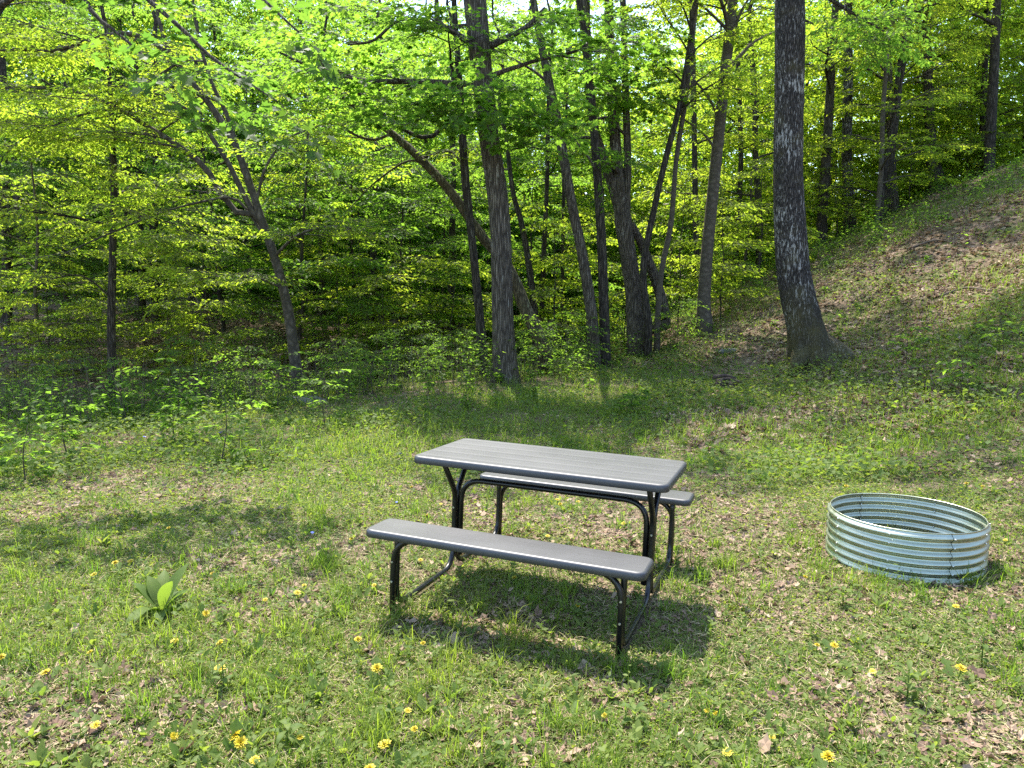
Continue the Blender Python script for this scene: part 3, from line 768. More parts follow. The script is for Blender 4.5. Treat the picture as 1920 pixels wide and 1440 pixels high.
# a maple that stands outside the picture on the left; its bough hangs in at the top
def maple_bough():
    b = np.array([-6.6, 7.6]); g = gz(*b)
    root = empty('maple_tree', (b[0], b[1], g), 'maple whose bough of large dark leaves hangs in at the upper left', 'tree')
    ta = Acc()
    path = spline([(b[0], b[1], g - 0.2), (b[0] + .1, b[1], g + 2), (b[0], b[1] + .1, g + 5), (b[0] - .1, b[1], g + 8), (b[0], b[1], g + 10)], 24)
    tube(ta, path, np.linspace(0.16, 0.05, 24), 14, rough=0.05)
    brs = []; sp = [[], []]
    foot = np.array([b[0], b[1], g])
    for pts in ([path[9], at(120, -90, 7.4), at(300, 20, 7.0), at(400, 110, 6.8), at(520, 190, 6.6)], [path[10], at(180, -200, 7.0), at(420, -60, 6.6), at(560, 60, 6.4)],
                [path[8], at(60, -30, 7.2), at(190, 40, 6.9), at(270, 105, 6.7)]):
        lp = spline(pts, 16); br = Acc(); brs.append(br); tube(br, lp, np.linspace(0.035, 0.008, 16), 6, cap=False)
        P, D = limb_spots(lp, 0.6, 0.55); sp[0] += P; sp[1] += D
    ca = Acc()
    P = np.array(sp[0]); D = np.array(sp[1])
    wood, sp2 = auto_crown(path, np.linspace(0.16, 0.05, 24), g + 5.2, g + 9.5, 9, lambda t: 3.4 - 1.4 * t, lambda t: 0.3 + 0.4 * t, 3, 0.5)  # high crown out of view, added to shade the ground on the left
    ta.join(wood); keep2 = rng.random(len(sp2[0])) < 0.75
    P = np.vstack([P, np.array(sp2[0])[keep2]]); D = np.vstack([D, np.array(sp2[1])[keep2]])
    c1 = cloud_spots(6, 380, 120, 90, 45, 6.2, 7.6); c2 = cloud_spots(3, 480, 220, 70, 40, 6.4, 7.6); c3 = cloud_spots(4, 250, 50, 130, 45, 6.6, 8.2)
    P = np.vstack([P, c1[0], c2[0], c3[0]]); D = np.vstack([D, c1[1], c2[1], c3[1]])
    place_sprays(ca, SP_BOUGH, MAPLE, P, D, rng.uniform(0.4, 0.7, len(P)), 0.45, leaf_keep=0.7)
    for a in [ta, ca] + brs: shift(a, foot)
    finish_tree(root, ta, BARK_MAPLE, brs, ca, LEAF_D)
maple_bough()

# ------------------------------------------------------------------ younger trees further in: six kinds, copied
def proto(name, h, r, z0, nl, Lf, el, bark, leafm, sset, sub=3, step=0.33, tint=0.5, lean=0.05, keep=0.68):
    root = empty(name, (0, 0, -50), '', '')
    ta = Acc()
    k = 9
    P = np.zeros((k, 3)); P[:, 2] = np.linspace(-0.3, h, k)
    P[2:, :2] = np.cumsum(rng.normal(0, lean * h / k, (k - 2, 2)), 0)
    path = spline(P, 26); rad = np.linspace(r, r * 0.15, 26)
    tube(ta, path, rad, 10, rough=0.06)
    wood, sp = auto_crown(path, rad, z0, h * 0.98, nl, Lf, el, sub, step)
    ca = Acc()
    place_sprays(ca, sset, LEAF4, np.array(sp[0]), np.array(sp[1]), rng.uniform(0.6, 1.0, len(sp[0])), (tint + rng.normal(0, 0.12, len(sp[0]))).clip(0, 1), leaf_keep=keep)
    ta.join(wood); ta.obj('trunk', bark, root); ca.obj('crown', [leafm, TWIG], root)
    return root

def copy_thing(root):
    r = root.copy(); C.objects.link(r)
    for ch in root.children:
        c = ch.copy(); C.objects.link(c); c.parent = r
    return r

SP_SHR = spray_set(0.115, 4, 3, 0.5, 0.35)
SP_MID = spray_set(0.14, 5, 4, 0.4)
PROTO = {
    'sap': proto('sapling', 4.6, 0.03, 0.5, 13, lambda t: 1.5 - 0.9 * t, lambda t: 0.35, BARK_DARK, LEAF_Y, SP_MID, 2, 0.34, 0.6),
    'und': proto('understory_tree', 7.0, 0.055, 1.0, 16, lambda t: 2.5 - 1.5 * t, lambda t: 0.25 + 0.3 * t, BARK_GREY, LEAF_Y, SP_MID, 3, 0.36, 0.55),
    'ung': proto('understory_tree', 6.4, 0.06, 0.8, 16, lambda t: 2.5 - 1.5 * t, lambda t: 0.2 + 0.3 * t, BARK_DARK, LEAF_G, SP_MID, 3, 0.36, 0.5),
    'und2': proto('understory_tree', 8.2, 0.07, 1.6, 17, lambda t: 2.7 - 1.6 * t, lambda t: 0.3 + 0.3 * t, BARK_DARK, LEAF_Y, SP_MID, 3, 0.38, 0.45),
    'dk': proto('understory_tree', 6.0, 0.07, 0.6, 17, lambda t: 2.6 - 1.6 * t, lambda t: 0.2 + 0.3 * t, BARK_DARK, LEAF_D, SP_MID, 3, 0.36, 0.5),
    'tall': proto('canopy_tree', 14.5, 0.17, 4.0, 17, lambda t: 3.2 - 1.6 * t, lambda t: 0.35 + 0.5 * t, BARK_DARK, LEAF_Y, SP_MID, 3, 0.42, 0.5, 0.03),
    'shr': proto('shrub', 1.8, 0.018, 0.2, 8, lambda t: (0.85 - 0.4 * t) * rng.uniform(.5, 1.3), lambda t: 0.6, BARK_DARK, LEAF_G, SP_SHR, 2, 0.24, 0.55),
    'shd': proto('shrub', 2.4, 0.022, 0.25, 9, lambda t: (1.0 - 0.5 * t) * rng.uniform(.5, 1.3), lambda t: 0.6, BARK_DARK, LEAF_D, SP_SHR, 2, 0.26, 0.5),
}
used = set()
CAT = {'sap': 'sapling', 'shr': 'shrub', 'shd': 'shrub'}
GRP = {'sap': 'saplings in the wood', 'shr': 'shrubs along the ravine edge', 'shd': 'shrubs along the ravine edge'}

def plant(kind, u, y, sc, label, rz=None):
    p = PROTO[kind]
    o = p if kind not in used else copy_thing(p)
    used.add(kind)
    x = (u - 960) / FPX * y
    o.location = (x, y, gz(x, y))
    o.rotation_euler = (rng.normal(0, 0.04), rng.normal(0, 0.04), rng.random() * 6.28 if rz is None else rz)
    o.scale = (sc, sc, sc * rng.uniform(0.92, 1.1))
    tag(o, label, CAT.get(kind, 'tree'), GRP.get(kind, 'young trees of the understory'))
    return o

PL = [
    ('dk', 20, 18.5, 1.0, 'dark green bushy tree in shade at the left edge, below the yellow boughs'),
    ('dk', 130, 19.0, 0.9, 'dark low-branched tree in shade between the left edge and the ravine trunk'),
    ('ung', 300, 21.5, 1.05, 'fresh green tree on the far bank behind the ravine trunk'),
    ('ung', 420, 20.0, 1.0, 'fresh green young tree on the far bank behind the arching limbs'),
    ('ung', 560, 18.5, 1.0, 'fresh green young tree right behind the forked leaning tree'),
    ('ung', 660, 21.0, 1.0, 'bright green young tree left of the thin dark middle trunk'),
    ('ung', 745, 19.0, 0.95, 'bright green leafy tree under the leaning mossy trunk'),
    ('ung', 830, 23.0, 0.9, 'mid green tree seen left of the furrowed middle trunk'),
    ('sap', 790, 18.0, 0.8, 'short green sapling below the lean of the mossy trunk'),
    ('ung', 1000, 22.0, 0.9, 'mid green tree filling the gap right of the furrowed trunk'),
    ('sap', 1040, 18.5, 0.85, 'sunlit sapling between the furrowed trunk and the close pair'),
    ('sap', 1270, 20.5, 0.9, 'sunlit sapling between the slim pale stem and the smooth grey trunk'),
    ('und', 1250, 26.0, 0.95, 'yellow green tree behind the crooked black stem'),
    ('und2', 1130, 27.0, 1.0, 'taller yellow green tree behind the close pair of trunks'),
    ('und', 1390, 24.5, 0.9, 'yellow green tree between the smooth grey trunk and the oak'),
    ('sap', 1420, 21.5, 0.85, 'low sunlit sapling left of the oak at the foot of the slope'),
    ('und', 1540, 27.5, 1.0, 'yellow green tree on the crest just right of the oak'),
    ('und2', 1640, 29.0, 1.0, 'bright yellow tree behind the slim crossing pair of stems'),
    ('und', 1720, 27.5, 1.0, 'yellow tree beside the stout dark trunk on the crest'),
    ('und', 1800, 28.0, 1.1, 'pale yellow green tree above the path, right of the stout dark trunk'),
    ('und2', 1890, 28.5, 1.1, 'pale yellow green tree at the top of the slope by the right edge'),
    ('sap', 1560, 24.0, 0.7, 'small sapling on the crest left of the black upright trunk'),
    ('sap', 1690, 25.5, 0.75, 'small sapling among stems on the crest, left of the stout dark trunk'),
    ('sap', 1790, 26.5, 0.7, 'small sapling on the crest just right of the stout dark trunk'),
    ('und', 70, 15.6, 0.8, 'yellow sunlit tree reaching in from the left edge over the ravine'),
    ('ung', 470, 25.0, 1.2, 'tall green tree far behind the fork of the arching tree'),
    ('tall', 250, 29.0, 1.0, 'high canopy tree far behind the ravine trunk on the left'),
    ('tall', 60, 27.0, 1.0, 'high canopy tree far back at the left edge'),
    ('tall', 480, 31.0, 0.95, 'high canopy tree far behind the arching limbs'),
    ('tall', 1350, 33.0, 1.0, 'high canopy tree far behind the smooth grey trunk'),
    ('tall', 1520, 33.0, 1.0, 'high canopy tree far behind the oak'),
    ('tall', 1720, 33.0, 1.0, 'high canopy tree behind the crest on the right'),
    ('tall', 1900, 32.0, 1.0, 'high canopy tree behind the crest at the right edge'),
    ('tall', 1530, 24.0, 1.0, 'high canopy tree added to shade the slope, on the crest right behind the oak'),  # this and the next two crest trees are added to shade the hillside
    ('tall', 1640, 24.5, 0.95, 'high canopy tree added to shade the slope, on the crest amid the slim crossing pair'),
    ('tall', 1830, 25.0, 1.0, 'high canopy tree added to shade the slope, on the crest above the path'),
    ('tall', 2090, 22.0, 1.0, 'unseen canopy tree added beyond the right border to shade the slope'),  # stands out of view, added for the shade it casts on the slope
    ('sap', 20, 14.6, 0.45, 'knee-high sapling on the littered far bank at the left edge'),
    ('sap', 165, 15.0, 0.42, 'knee-high sapling on the littered far bank close left of the ravine trunk'),
    ('sap', 320, 15.4, 0.5, 'small sapling on the littered far bank between ravine trunk and forked tree'),
    ('sap', 90, 16.5, 0.6, 'low bright sapling on the far bank, left of the ravine trunk'),
    ('sap', 270, 16.8, 0.65, 'low bright sapling on the far bank, just right of the ravine trunk'),
    ('sap', 400, 16.2, 0.7, 'low bright sapling on the far bank under the arching limbs'),
    ('sap', 630, 17.5, 0.75, 'bright sapling right of the forked leaning tree'),
    ('sap', 720, 16.8, 0.65, 'short bright sapling under the long horizontal branch'),
    ('sap', 1100, 20.0, 0.8, 'bright sapling seen through the close pair of trunks'),
    ('sap', 960, 19.5, 0.7, 'bright sapling right behind the furrowed middle trunk'),
    ('ung', 680, 27.0, 1.0, 'mid green tree far behind the mossy leaning trunk'),
    ('ung', 910, 27.5, 1.0, 'mid green tree far behind the furrowed middle trunk'),
    ('tall', 700, 36.0, 1.0, 'high far canopy tree above the mossy leaning trunk'),
    ('tall', 800, 38.0, 1.05, 'high far canopy tree left of the furrowed trunk top'),
    ('tall', 970, 36.0, 1.05, 'high far canopy tree right of the furrowed trunk top'),
    ('tall', 1070, 38.0, 1.1, 'high far canopy tree above the close pair of trunks'),
    ('tall', 1220, 35.0, 1.05, 'high far canopy tree above the three-stemmed tree'),
    ('tall', 1290, 38.0, 1.1, 'high far canopy tree above the slim pale stem'),
    ('und', 590, 20.5, 0.75, 'yellow green tree behind the trunk of the forked leaning tree'),
    ('ung', 770, 21.0, 0.8, 'mid green tree under the bend of the mossy trunk'),
    ('sap', 840, 17.6, 0.75, 'bright sapling left of the thin dark middle trunk'),
    ('sap', 1350, 19.0, 0.7, 'bright sapling just right of the smooth grey trunk'),
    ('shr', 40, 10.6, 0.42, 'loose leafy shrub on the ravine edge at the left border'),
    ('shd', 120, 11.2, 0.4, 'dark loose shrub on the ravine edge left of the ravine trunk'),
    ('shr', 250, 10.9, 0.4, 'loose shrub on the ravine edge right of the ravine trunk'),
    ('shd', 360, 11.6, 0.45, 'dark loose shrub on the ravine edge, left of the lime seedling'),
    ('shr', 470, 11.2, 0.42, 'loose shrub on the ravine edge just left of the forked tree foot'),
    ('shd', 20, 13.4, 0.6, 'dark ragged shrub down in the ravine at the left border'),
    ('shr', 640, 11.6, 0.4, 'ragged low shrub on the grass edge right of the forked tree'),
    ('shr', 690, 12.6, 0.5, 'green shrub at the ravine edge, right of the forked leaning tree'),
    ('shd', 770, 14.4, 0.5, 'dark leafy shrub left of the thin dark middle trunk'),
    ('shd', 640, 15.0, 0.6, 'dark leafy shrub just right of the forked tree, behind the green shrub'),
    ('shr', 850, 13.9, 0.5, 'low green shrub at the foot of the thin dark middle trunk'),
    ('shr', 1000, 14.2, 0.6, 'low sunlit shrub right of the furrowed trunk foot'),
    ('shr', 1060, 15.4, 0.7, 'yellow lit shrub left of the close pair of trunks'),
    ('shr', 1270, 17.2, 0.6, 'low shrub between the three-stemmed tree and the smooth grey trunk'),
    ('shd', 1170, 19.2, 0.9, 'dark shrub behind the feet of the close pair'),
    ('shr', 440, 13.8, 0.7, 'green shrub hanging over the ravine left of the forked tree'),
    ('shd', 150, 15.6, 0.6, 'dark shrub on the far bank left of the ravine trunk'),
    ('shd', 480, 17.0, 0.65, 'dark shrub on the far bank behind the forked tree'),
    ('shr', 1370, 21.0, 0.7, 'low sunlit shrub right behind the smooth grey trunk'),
]
for a in PL: plant(*a)

# ------------------------------------------------------------------ the far wood: one mass
def far_wood():
    a = Acc(); T = Acc()
    P, S, tn = [], [], []
    n = 0
    while n < 42000:
        m = 4000
        y = rng.uniform(27, 60, m); u = rng.uniform(-250, 2170, m)
        x = (u - 960) / FPX * y
        # clumps, gaps to the sky above the middle
        top = np.interp(u, [-300, 150, 480, 620, 800, 1000, 1180, 1300, 1450, 2200], [19, 18, 17, 16, 15, 16.5, 16, 18, 19, 20]) * (y / 45) ** 0.6
        top = top * (0.75 + 0.5 * fbm(x + 40, y, 5, 2, 8.0))
        h = rng.random(m) ** 1.2 * top
        keep = fbm(x + h * 0.6, y * 0.7 + h, 3.2, 2, 3.0) > 0.40
        z = ground(x, y) + h
        q = np.stack([x, y, z], 1)[keep]
        P.append(q); n += len(q)
        c = fbm(q[:, 0], q[:, 1] + q[:, 2], 6, 2, 11.0)
        tn.append((c - 0.5) * 1.6 + 0.5)
    P = np.concatenate(P)[:42000]; tn = np.concatenate(tn)[:42000].clip(0, 1)
    D = np.concatenate([rng.normal(0, 1, (len(P), 2)), rng.normal(-0.1, 0.15, (len(P), 1))], 1)
    side = P[:, 0] / P[:, 1]
    yl = rng.random(len(P)) < np.interp(side, [-0.7, -0.3, 0, 0.2, 0.7], [0.4, 0.12, 0.25, 0.65, 0.9])
    place_sprays(a, SP_FAR, LEAF4, P[yl], D[yl], rng.uniform(1.0, 1.6, yl.sum()), tn[yl], tmat=1, twigs=False)
    n0 = len(a.mat)
    place_sprays(a, SP_FAR, LEAF4, P[~yl], D[~yl], rng.uniform(1.0, 1.6, (~yl).sum()), tn[~yl], tmat=1, twigs=False)
    for i in range(n0, len(a.mat)): a.mat[i][:] = 1
    for k in range(70):
        y = rng.uniform(29, 55); u = rng.uniform(-150, 2070); x = (u - 960) / FPX * y
        g = gz(x, y); h = rng.uniform(9, 16)
        tube(a, spline([(x, y, g - .3), (x + rng.normal(0, .3), y, g + h * .5), (x + rng.normal(0, .6), y, g + h)], 10), np.linspace(rng.uniform(.1, .26), .05, 10), 8, mat=2)
    o = a.obj('far_wood', [LEAF_Y, LEAF_G, BARK_DARK])
    tag(o, 'far-off wood of yellow green crowns behind all the nearer trees', 'wood', kind='stuff')
far_wood()

# ------------------------------------------------------------------ ground cover
def wedge(n, y0, y1, power, margin=0.35):
    """scatter in the widening strip of ground one sees from around the camera, thinner with distance"""
    q = rng.random(n)
    e = 2 - power
    y = (y0 ** e + q * (y1 ** e - y0 ** e)) ** (1 / e) if abs(e) > 1e-6 else y0 * (y1 / y0) ** q
    x = rng.uniform(-1, 1, n) * (0.70 * y + margin)
    return x, y

RING_C, RING_R = np.array([2.46, 4.55]), 0.443

def off_ring(x, y, w=0.03):
    d = np.hypot(x - RING_C[0], y - RING_C[1])
    a, b = np.asarray(x) - 0.192, np.asarray(y) - 4.006
    lx = a * math.cos(-0.365) + b * math.sin(-0.365); ly = -a * math.sin(-0.365) + b * math.cos(-0.365)
    foot = (np.abs(np.abs(lx) - 0.57) < 0.026) & (np.abs(ly) < 0.72)      # the tubes press the plants flat
    return (np.abs(d - RING_R) > w) & ~foot

def dirs(n, tilt):
    a = rng.random(n) * 6.283
    e = rng.normal(0, tilt, n)
    return np.stack([np.cos(a) * np.cos(e), np.sin(a) * np.cos(e), np.sin(e)], 1)

def upn(n, s):
    v = rng.normal(0, s, (n, 3)); v[:, 2] = 1
    return v

SPOTS = [(on_ground(u, v)[:2], r, a) for u, v, r, a in [
    (150, 1340, .42, 1), (330, 1330, .3, .8), (230, 900, .8, .8), (480, 1140, .3, .8), (1290, 800, .9, 1), (1800, 850, .9, 1), (1640, 790, .7, .7), (930, 1170, .4, .9),
    (1200, 830, .6, .8), (960, 1380, .3, .7), (1620, 1330, .4, .7), (430, 1060, .35, .7), (90, 960, .6, .8), (1150, 1290, .25, .8), (1850, 520, 2.2, 1), (1500, 560, 1.4, .9),
    (1440, 620, 1.2, .9), (1640, 470, 1.8, .9), (1850, 430, 2.4, 1), (1760, 590, 1.3, .9), (1560, 770, .7, .6), (1880, 1390, .4, .7), (1420, 960, .5, .6)]]

def bare(x, y):
    """0..1 how bare / leaf-strewn the ground is"""
    f = (fbm(x, y, 1.5, 4, 21.0) - 0.47) * 5
    w = (fbm(x, y, 0.35, 2, 27.0) - 0.5) * 1.2
    for (px, py), r, a in SPOTS:
        f = np.maximum(f, a * 1.5 * np.exp(-((x - px) ** 2 + (y - py) ** 2) / r ** 2) - 0.1 + w * 0.6)
    return np.clip(f, 0, 1)

def litter():
    a = Acc()
    x, y = wedge(78000, 1.6, 15, 1.35)
    k = rng.random(len(x)) < (0.10 + 0.9 * bare(x, y)) * np.where(y > 7.5, 0.75, 0.8)
    x, y = x[k], y[k]
    x2, y2 = wedge(90000, 8, 30, 0.8, 1.0)
    k2 = (rng.random(len(x2)) < np.clip(0.25 + bare(x2, y2), 0, 1)) & ((x2 > 2.0) | (ravine_s(x2, y2) > -2.2))
    x2, y2 = x2[k2], y2[k2]
    sz = np.concatenate([rng.uniform(0.022, 0.075, len(x)) * rng.uniform(0.6, 1.15, len(x)), rng.uniform(0.06, 0.15, len(x2))])
    x = np.concatenate([x, x2]); y = np.concatenate([y, y2])
    m = off_ring(x, y); x, y, sz = x[m], y[m], sz[m]
    n = len(x)
    P = np.stack([x, y, ground(x, y) + rng.uniform(0.001, 0.018, n)], 1)
    M = frames(dirs(n, 0.25), upn(n, 0.28), sz)
    M[:, :, 0] *= rng.uniform(0.6, 1.2, n)[:, None]; M[:, :, 2] *= rng.uniform(0.3, 1.6, n)[:, None]
    t = np.clip(rng.beta(2.2, 2.0, n) + 0.15 * (fbm(x, y, 3, 2, 31.) - .5), 0, 1)
    a.inst(DEAD[0], DEAD[1], M, P, t)
    o = a.obj('leaf_litter', LITTER)
    tag(o, 'dry curled dead leaves strewn over the ground', 'leaf litter', kind='stuff')
litter()

def straw():
    a = Acc()
    x, y = wedge(170000, 1.6, 11, 1.5)
    m = off_ring(x, y); x, y = x[m], y[m]
    n = len(x)
    P = np.stack([x, y, ground(x, y) + rng.uniform(0.002, 0.02, n)], 1)
    M = frames(dirs(n, 0.18), upn(n, 0.4), rng.uniform(0.02, 0.075, n))
    w = 0.022
    a.inst([(-w, 0, 0), (w, 0, 0), (w * .7, .5, .08), (-w * .7, .5, .08), (0, 1, 0)], [(0, 1, 2, 3), (3, 2, 4)], M, P, rng.random(n))
    o = a.obj('dry_thatch', STRAW)
    tag(o, 'pale dry stalks and thatch lying between the weeds', 'dry grass', kind='stuff')
straw()

def blades(acc, x, y, h, w, lean, tint, z0=-0.005):
    """curved grass blades"""
    n = len(x)
    a = rng.random(n) * 6.283
    d = np.stack([np.cos(a), np.sin(a), np.zeros(n)], 1); s = np.stack([-np.sin(a), np.cos(a), np.zeros(n)], 1)
    b = np.stack([x, y, ground(x, y) + z0], 1)
    V = np.zeros((n, 7, 3))
    for i, (f, ww) in enumerate([(0, 1), (0.4, .95), (0.75, .65)]):
        c = b + d * (lean * h * f ** 1.8)[:, None]; c[:, 2] += h * f * (1 - 0.25 * lean * f)
        V[:, 2 * i] = c + s * (w * ww / 2)[:, None]; V[:, 2 * i + 1] = c - s * (w * ww / 2)[:, None]
    c = b + d * (lean * h)[:, None]; c[:, 2] += h * (1 - 0.45 * lean)
    V[:, 6] = c
    acc.many(V, [(0, 1, 3, 2), (2, 3, 5, 4), (4, 5, 6)], tint)

def grass():
    a = Acc()
    # short sward
    x, y = wedge(150000, 1.6, 13, 1.5)
    k = rng.random(len(x)) < (1.05 - bare(x, y) * 0.9)
    x, y = x[k], y[k]; m = off_ring(x, y); x, y = x[m], y[m]; n = len(x)
    g = fbm(x, y, 2.2, 3, 41.)
    blades(a, x, y, rng.uniform(0.015, 0.06, n) * (0.7 + g), rng.uniform(0.0015, 0.0032, n), rng.uniform(0.2, 1.1, n), np.clip(g + rng.normal(0, .18, n), 0, 1))
    # tufts
    tx, ty = wedge(2600, 1.7, 12.5, 1.2)
    p = fbm(tx, ty, 1.3, 3, 55.)
    mid = (ty > 6.6) & (ty < 11)
    keep = rng.random(len(tx)) < np.where(mid, 0.65, np.clip((p - 0.42) * 5, 0.05, 0.9))
    tx, ty, p = tx[keep], ty[keep], p[keep]
    ra = rng.uniform(0, 6.283, 46); rq = RING_R + rng.uniform(0.04, 0.12, 46) * rng.choice([1, 1, 1, -1], 46)
    ex_ = [(RING_C[0] + q * math.cos(b_), RING_C[1] + q * math.sin(b_)) for b_, q in zip(ra, rq)]
    cy_, sy_ = math.cos(-0.365), math.sin(-0.365)
    for lx in (-.57, .57):
        for ly in (-.80, .80):
            for q in range(2):
                ax, ay = lx + rng.normal(0, .05), ly + rng.normal(0, .07)
                ex_.append((.192 + ax * cy_ - ay * sy_, 4.006 + ax * sy_ + ay * cy_))
    ex_ = np.array(ex_); tx = np.concatenate([tx, ex_[:, 0]]); ty = np.concatenate([ty, ex_[:, 1]]); p = np.concatenate([p, rng.uniform(.4, .6, len(ex_))])
    cnt = rng.integers(12, 42, len(tx))
    rad = rng.uniform(0.03, 0.10, len(tx))
    hh = rng.uniform(0.07, 0.17, len(tx)) * np.where((ty > 7) & (ty < 11), 1.1, 1.0)
    i = np.repeat(np.arange(len(tx)), cnt)
    r = np.sqrt(rng.random(len(i))) * rad[i]; an = rng.random(len(i)) * 6.28
    x = tx[i] + r * np.cos(an); y = ty[i] + r * np.sin(an)
    m = off_ring(x, y); x, y, i = x[m], y[m], i[m]; n = len(x)
    tt = np.clip(0.35 + (p[i] - .5) * 1.5 + rng.normal(0, .12, n) + rng.normal(0, .15, len(tx))[i], 0, 1)
    blades(a, x, y, hh[i] * rng.uniform(0.5, 1.2, n), rng.uniform(0.002, 0.0045, n), rng.uniform(0.15, 1.0, n), tt)
    # long grass along the ravine edge and on the slope
    x, y = wedge(70000, 7.4, 26, 0.9, 1.0)
    f = fbm(x, y, 2.0, 3, 61.)
    k = (rng.random(len(x)) < np.clip((f - 0.40) * 5, 0.05, 1)) & (ravine_s(x, y) < -0.5)
    x, y, f = x[k], y[k], f[k]; n = len(x)
    blades(a, x, y, rng.uniform(0.08, 0.26, n), rng.uniform(0.004, 0.009, n), rng.uniform(0.2, 1.0, n), np.clip(f + rng.normal(0, .15, n), 0, 1))
    o = a.obj('grass', GRASS)
    tag(o, 'uneven green grass growing in tufts across the clearing', 'grass', kind='stuff')
grass()

def weeds():
    a = Acc()
    # small creeping leaves
    x, y = wedge(420000, 1.6, 13, 1.5)
    f = fbm(x, y, 0.9, 3, 71.)
    k = rng.random(len(x)) < np.clip(1.15 - 0.75 * bare(x, y), 0, 1) * np.clip(0.45 + (f - 0.35) * 3, 0.1, 1)
    x, y, f = x[k], y[k], f[k]; m = off_ring(x, y, .02); x, y, f = x[m], y[m], f[m]; n = len(x)
    P = np.stack([x, y, ground(x, y) + rng.uniform(0.003, 0.05, n) ** 1.2], 1)
    M = frames(dirs(n, 0.5), upn(n, 0.5), rng.uniform(0.007, 0.024, n) * np.clip(y / 4, 1, 1.8))
    M[:, :, 0] *= 1.35
    a.inst(LEAF4[0], LEAF4[1], M, P, np.clip(0.2 + f * 0.8 + rng.normal(0, .2, n), 0, 1))
    # rosettes of broad leaves
    tx, ty = wedge(5200, 1.7, 12, 1.35)
    p = fbm(tx, ty, 1.1, 3, 81.)
    k = rng.random(len(tx)) < np.clip(0.35 + (p - .45) * 3, 0.1, 1); tx, ty, p = tx[k], ty[k], p[k]
    k = off_ring(tx, ty, .1); tx, ty, p = tx[k], ty[k], p[k]
    cnt = rng.integers(4, 10, len(tx)); i = np.repeat(np.arange(len(tx)), cnt); n = len(i)
    ps = rng.uniform(0.02, 0.055, len(tx)) * rng.choice([1, 1, 1, 1.25], len(tx))
    j = np.arange(n) - np.repeat(np.cumsum(cnt) - cnt, cnt)
    an = j * 2.4 + rng.normal(0, .3, n); el = rng.uniform(0.15, 1.1, n)
    D = np.stack([np.cos(an) * np.cos(el), np.sin(an) * np.cos(el), np.sin(el)], 1)
    Nn = np.stack([-np.cos(an) * np.sin(el), -np.sin(an) * np.sin(el), np.cos(el)], 1) + rng.normal(0, .2, (n, 3))
    P = np.stack([tx[i], ty[i], ground(tx, ty)[i] + rng.uniform(0, .02, n)], 1) + D * 0.01
    M = frames(D, Nn, ps[i] * rng.uniform(.6, 1.2, n)); M[:, :, 0] *= rng.uniform(0.6, 1.25, len(tx))[i][:, None]
    a.inst(OVAL[0], OVAL[1], M, P, np.clip(0.25 + rng.random(len(tx))[i] * .5 + rng.normal(0, .1, n), 0, 1), smooth=True)
    # upright leafy stems
    tx, ty = wedge(1500, 2.0, 13, 1.2)
    k = off_ring(tx, ty, .1); tx, ty = tx[k], ty[k]
    hs = rng.uniform(0.07, 0.2, len(tx)) * np.clip(ty / 6, 0.8, 1.4)
    cnt = rng.integers(6, 13, len(tx)); i = np.repeat(np.arange(len(tx)), cnt); n = len(i)
    j = np.arange(n) - np.repeat(np.cumsum(cnt) - cnt, cnt); fr = (j + 1) / cnt[i]
    an = j * 2.2 + rng.normal(0, .3, n); el = rng.uniform(-.1, .7, n)
    D = np.stack([np.cos(an) * np.cos(el), np.sin(an) * np.cos(el), np.sin(el)], 1)
    P = np.stack([tx[i], ty[i], ground(tx, ty)[i] + hs[i] * fr], 1)
    M = frames(D, upn(n, .3), rng.uniform(0.02, 0.045, n) * (1.2 - .5 * fr)); M[:, :, 0] *= 1.3
    a.inst(OVAL[0], OVAL[1], M, P, np.clip(0.3 + rng.random(len(tx))[i] * .5 + rng.normal(0, .1, n), 0, 1), smooth=True)
    for s_ in (0, 1):
        V = np.zeros((len(tx), 3, 3)); z = ground(tx, ty)
        V[:, 0] = np.stack([tx - .002 * (1 - s_), ty - .002 * s_, z], 1); V[:, 1] = np.stack([tx + .002 * (1 - s_), ty + .002 * s_, z], 1); V[:, 2] = np.stack([tx, ty, z + hs], 1)
        a.many(V, [(0, 1, 2)], 0.4)
    # low cover on the slope and the middle ground
    x, y = wedge(170000, 6.5, 28, 0.8, 1.0)
    f = fbm(x, y, 1.6, 3, 91.)
    k = (rng.random(len(x)) < np.clip((f - 0.38) * 4.5, 0.04, 1) * np.where(x > 4, 0.9 - 0.6 * bare(x, y), 1.0)) & (ravine_s(x, y) < -0.8)
    x, y, f = x[k], y[k], f[k]; n = len(x)
    P = np.stack([x, y, ground(x, y) + rng.uniform(0.02, 0.16, n) * np.clip(f * 1.6, .4, 1) * np.where(x > 4, 1.8, 1)], 1)
    M = frames(dirs(n, .4), upn(n, .4), rng.uniform(0.03, 0.075, n)); M[:, :, 0] *= 1.5
    a.inst(LEAF4[0], LEAF4[1], M, P, np.clip(0.1 + f * 0.6 + rng.normal(0, .15, n), 0, 1))
    o = a.obj('ground_weeds', WEED)
    tag(o, 'low broadleaf weeds and creeping leaves covering the clearing', 'weeds', kind='stuff')
weeds()

MOSS = tint_mat('moss_cushion', [(0.0, (0.06, 0.085, 0.008)), (1.0, (0.19, 0.215, 0.02))], 0.9)

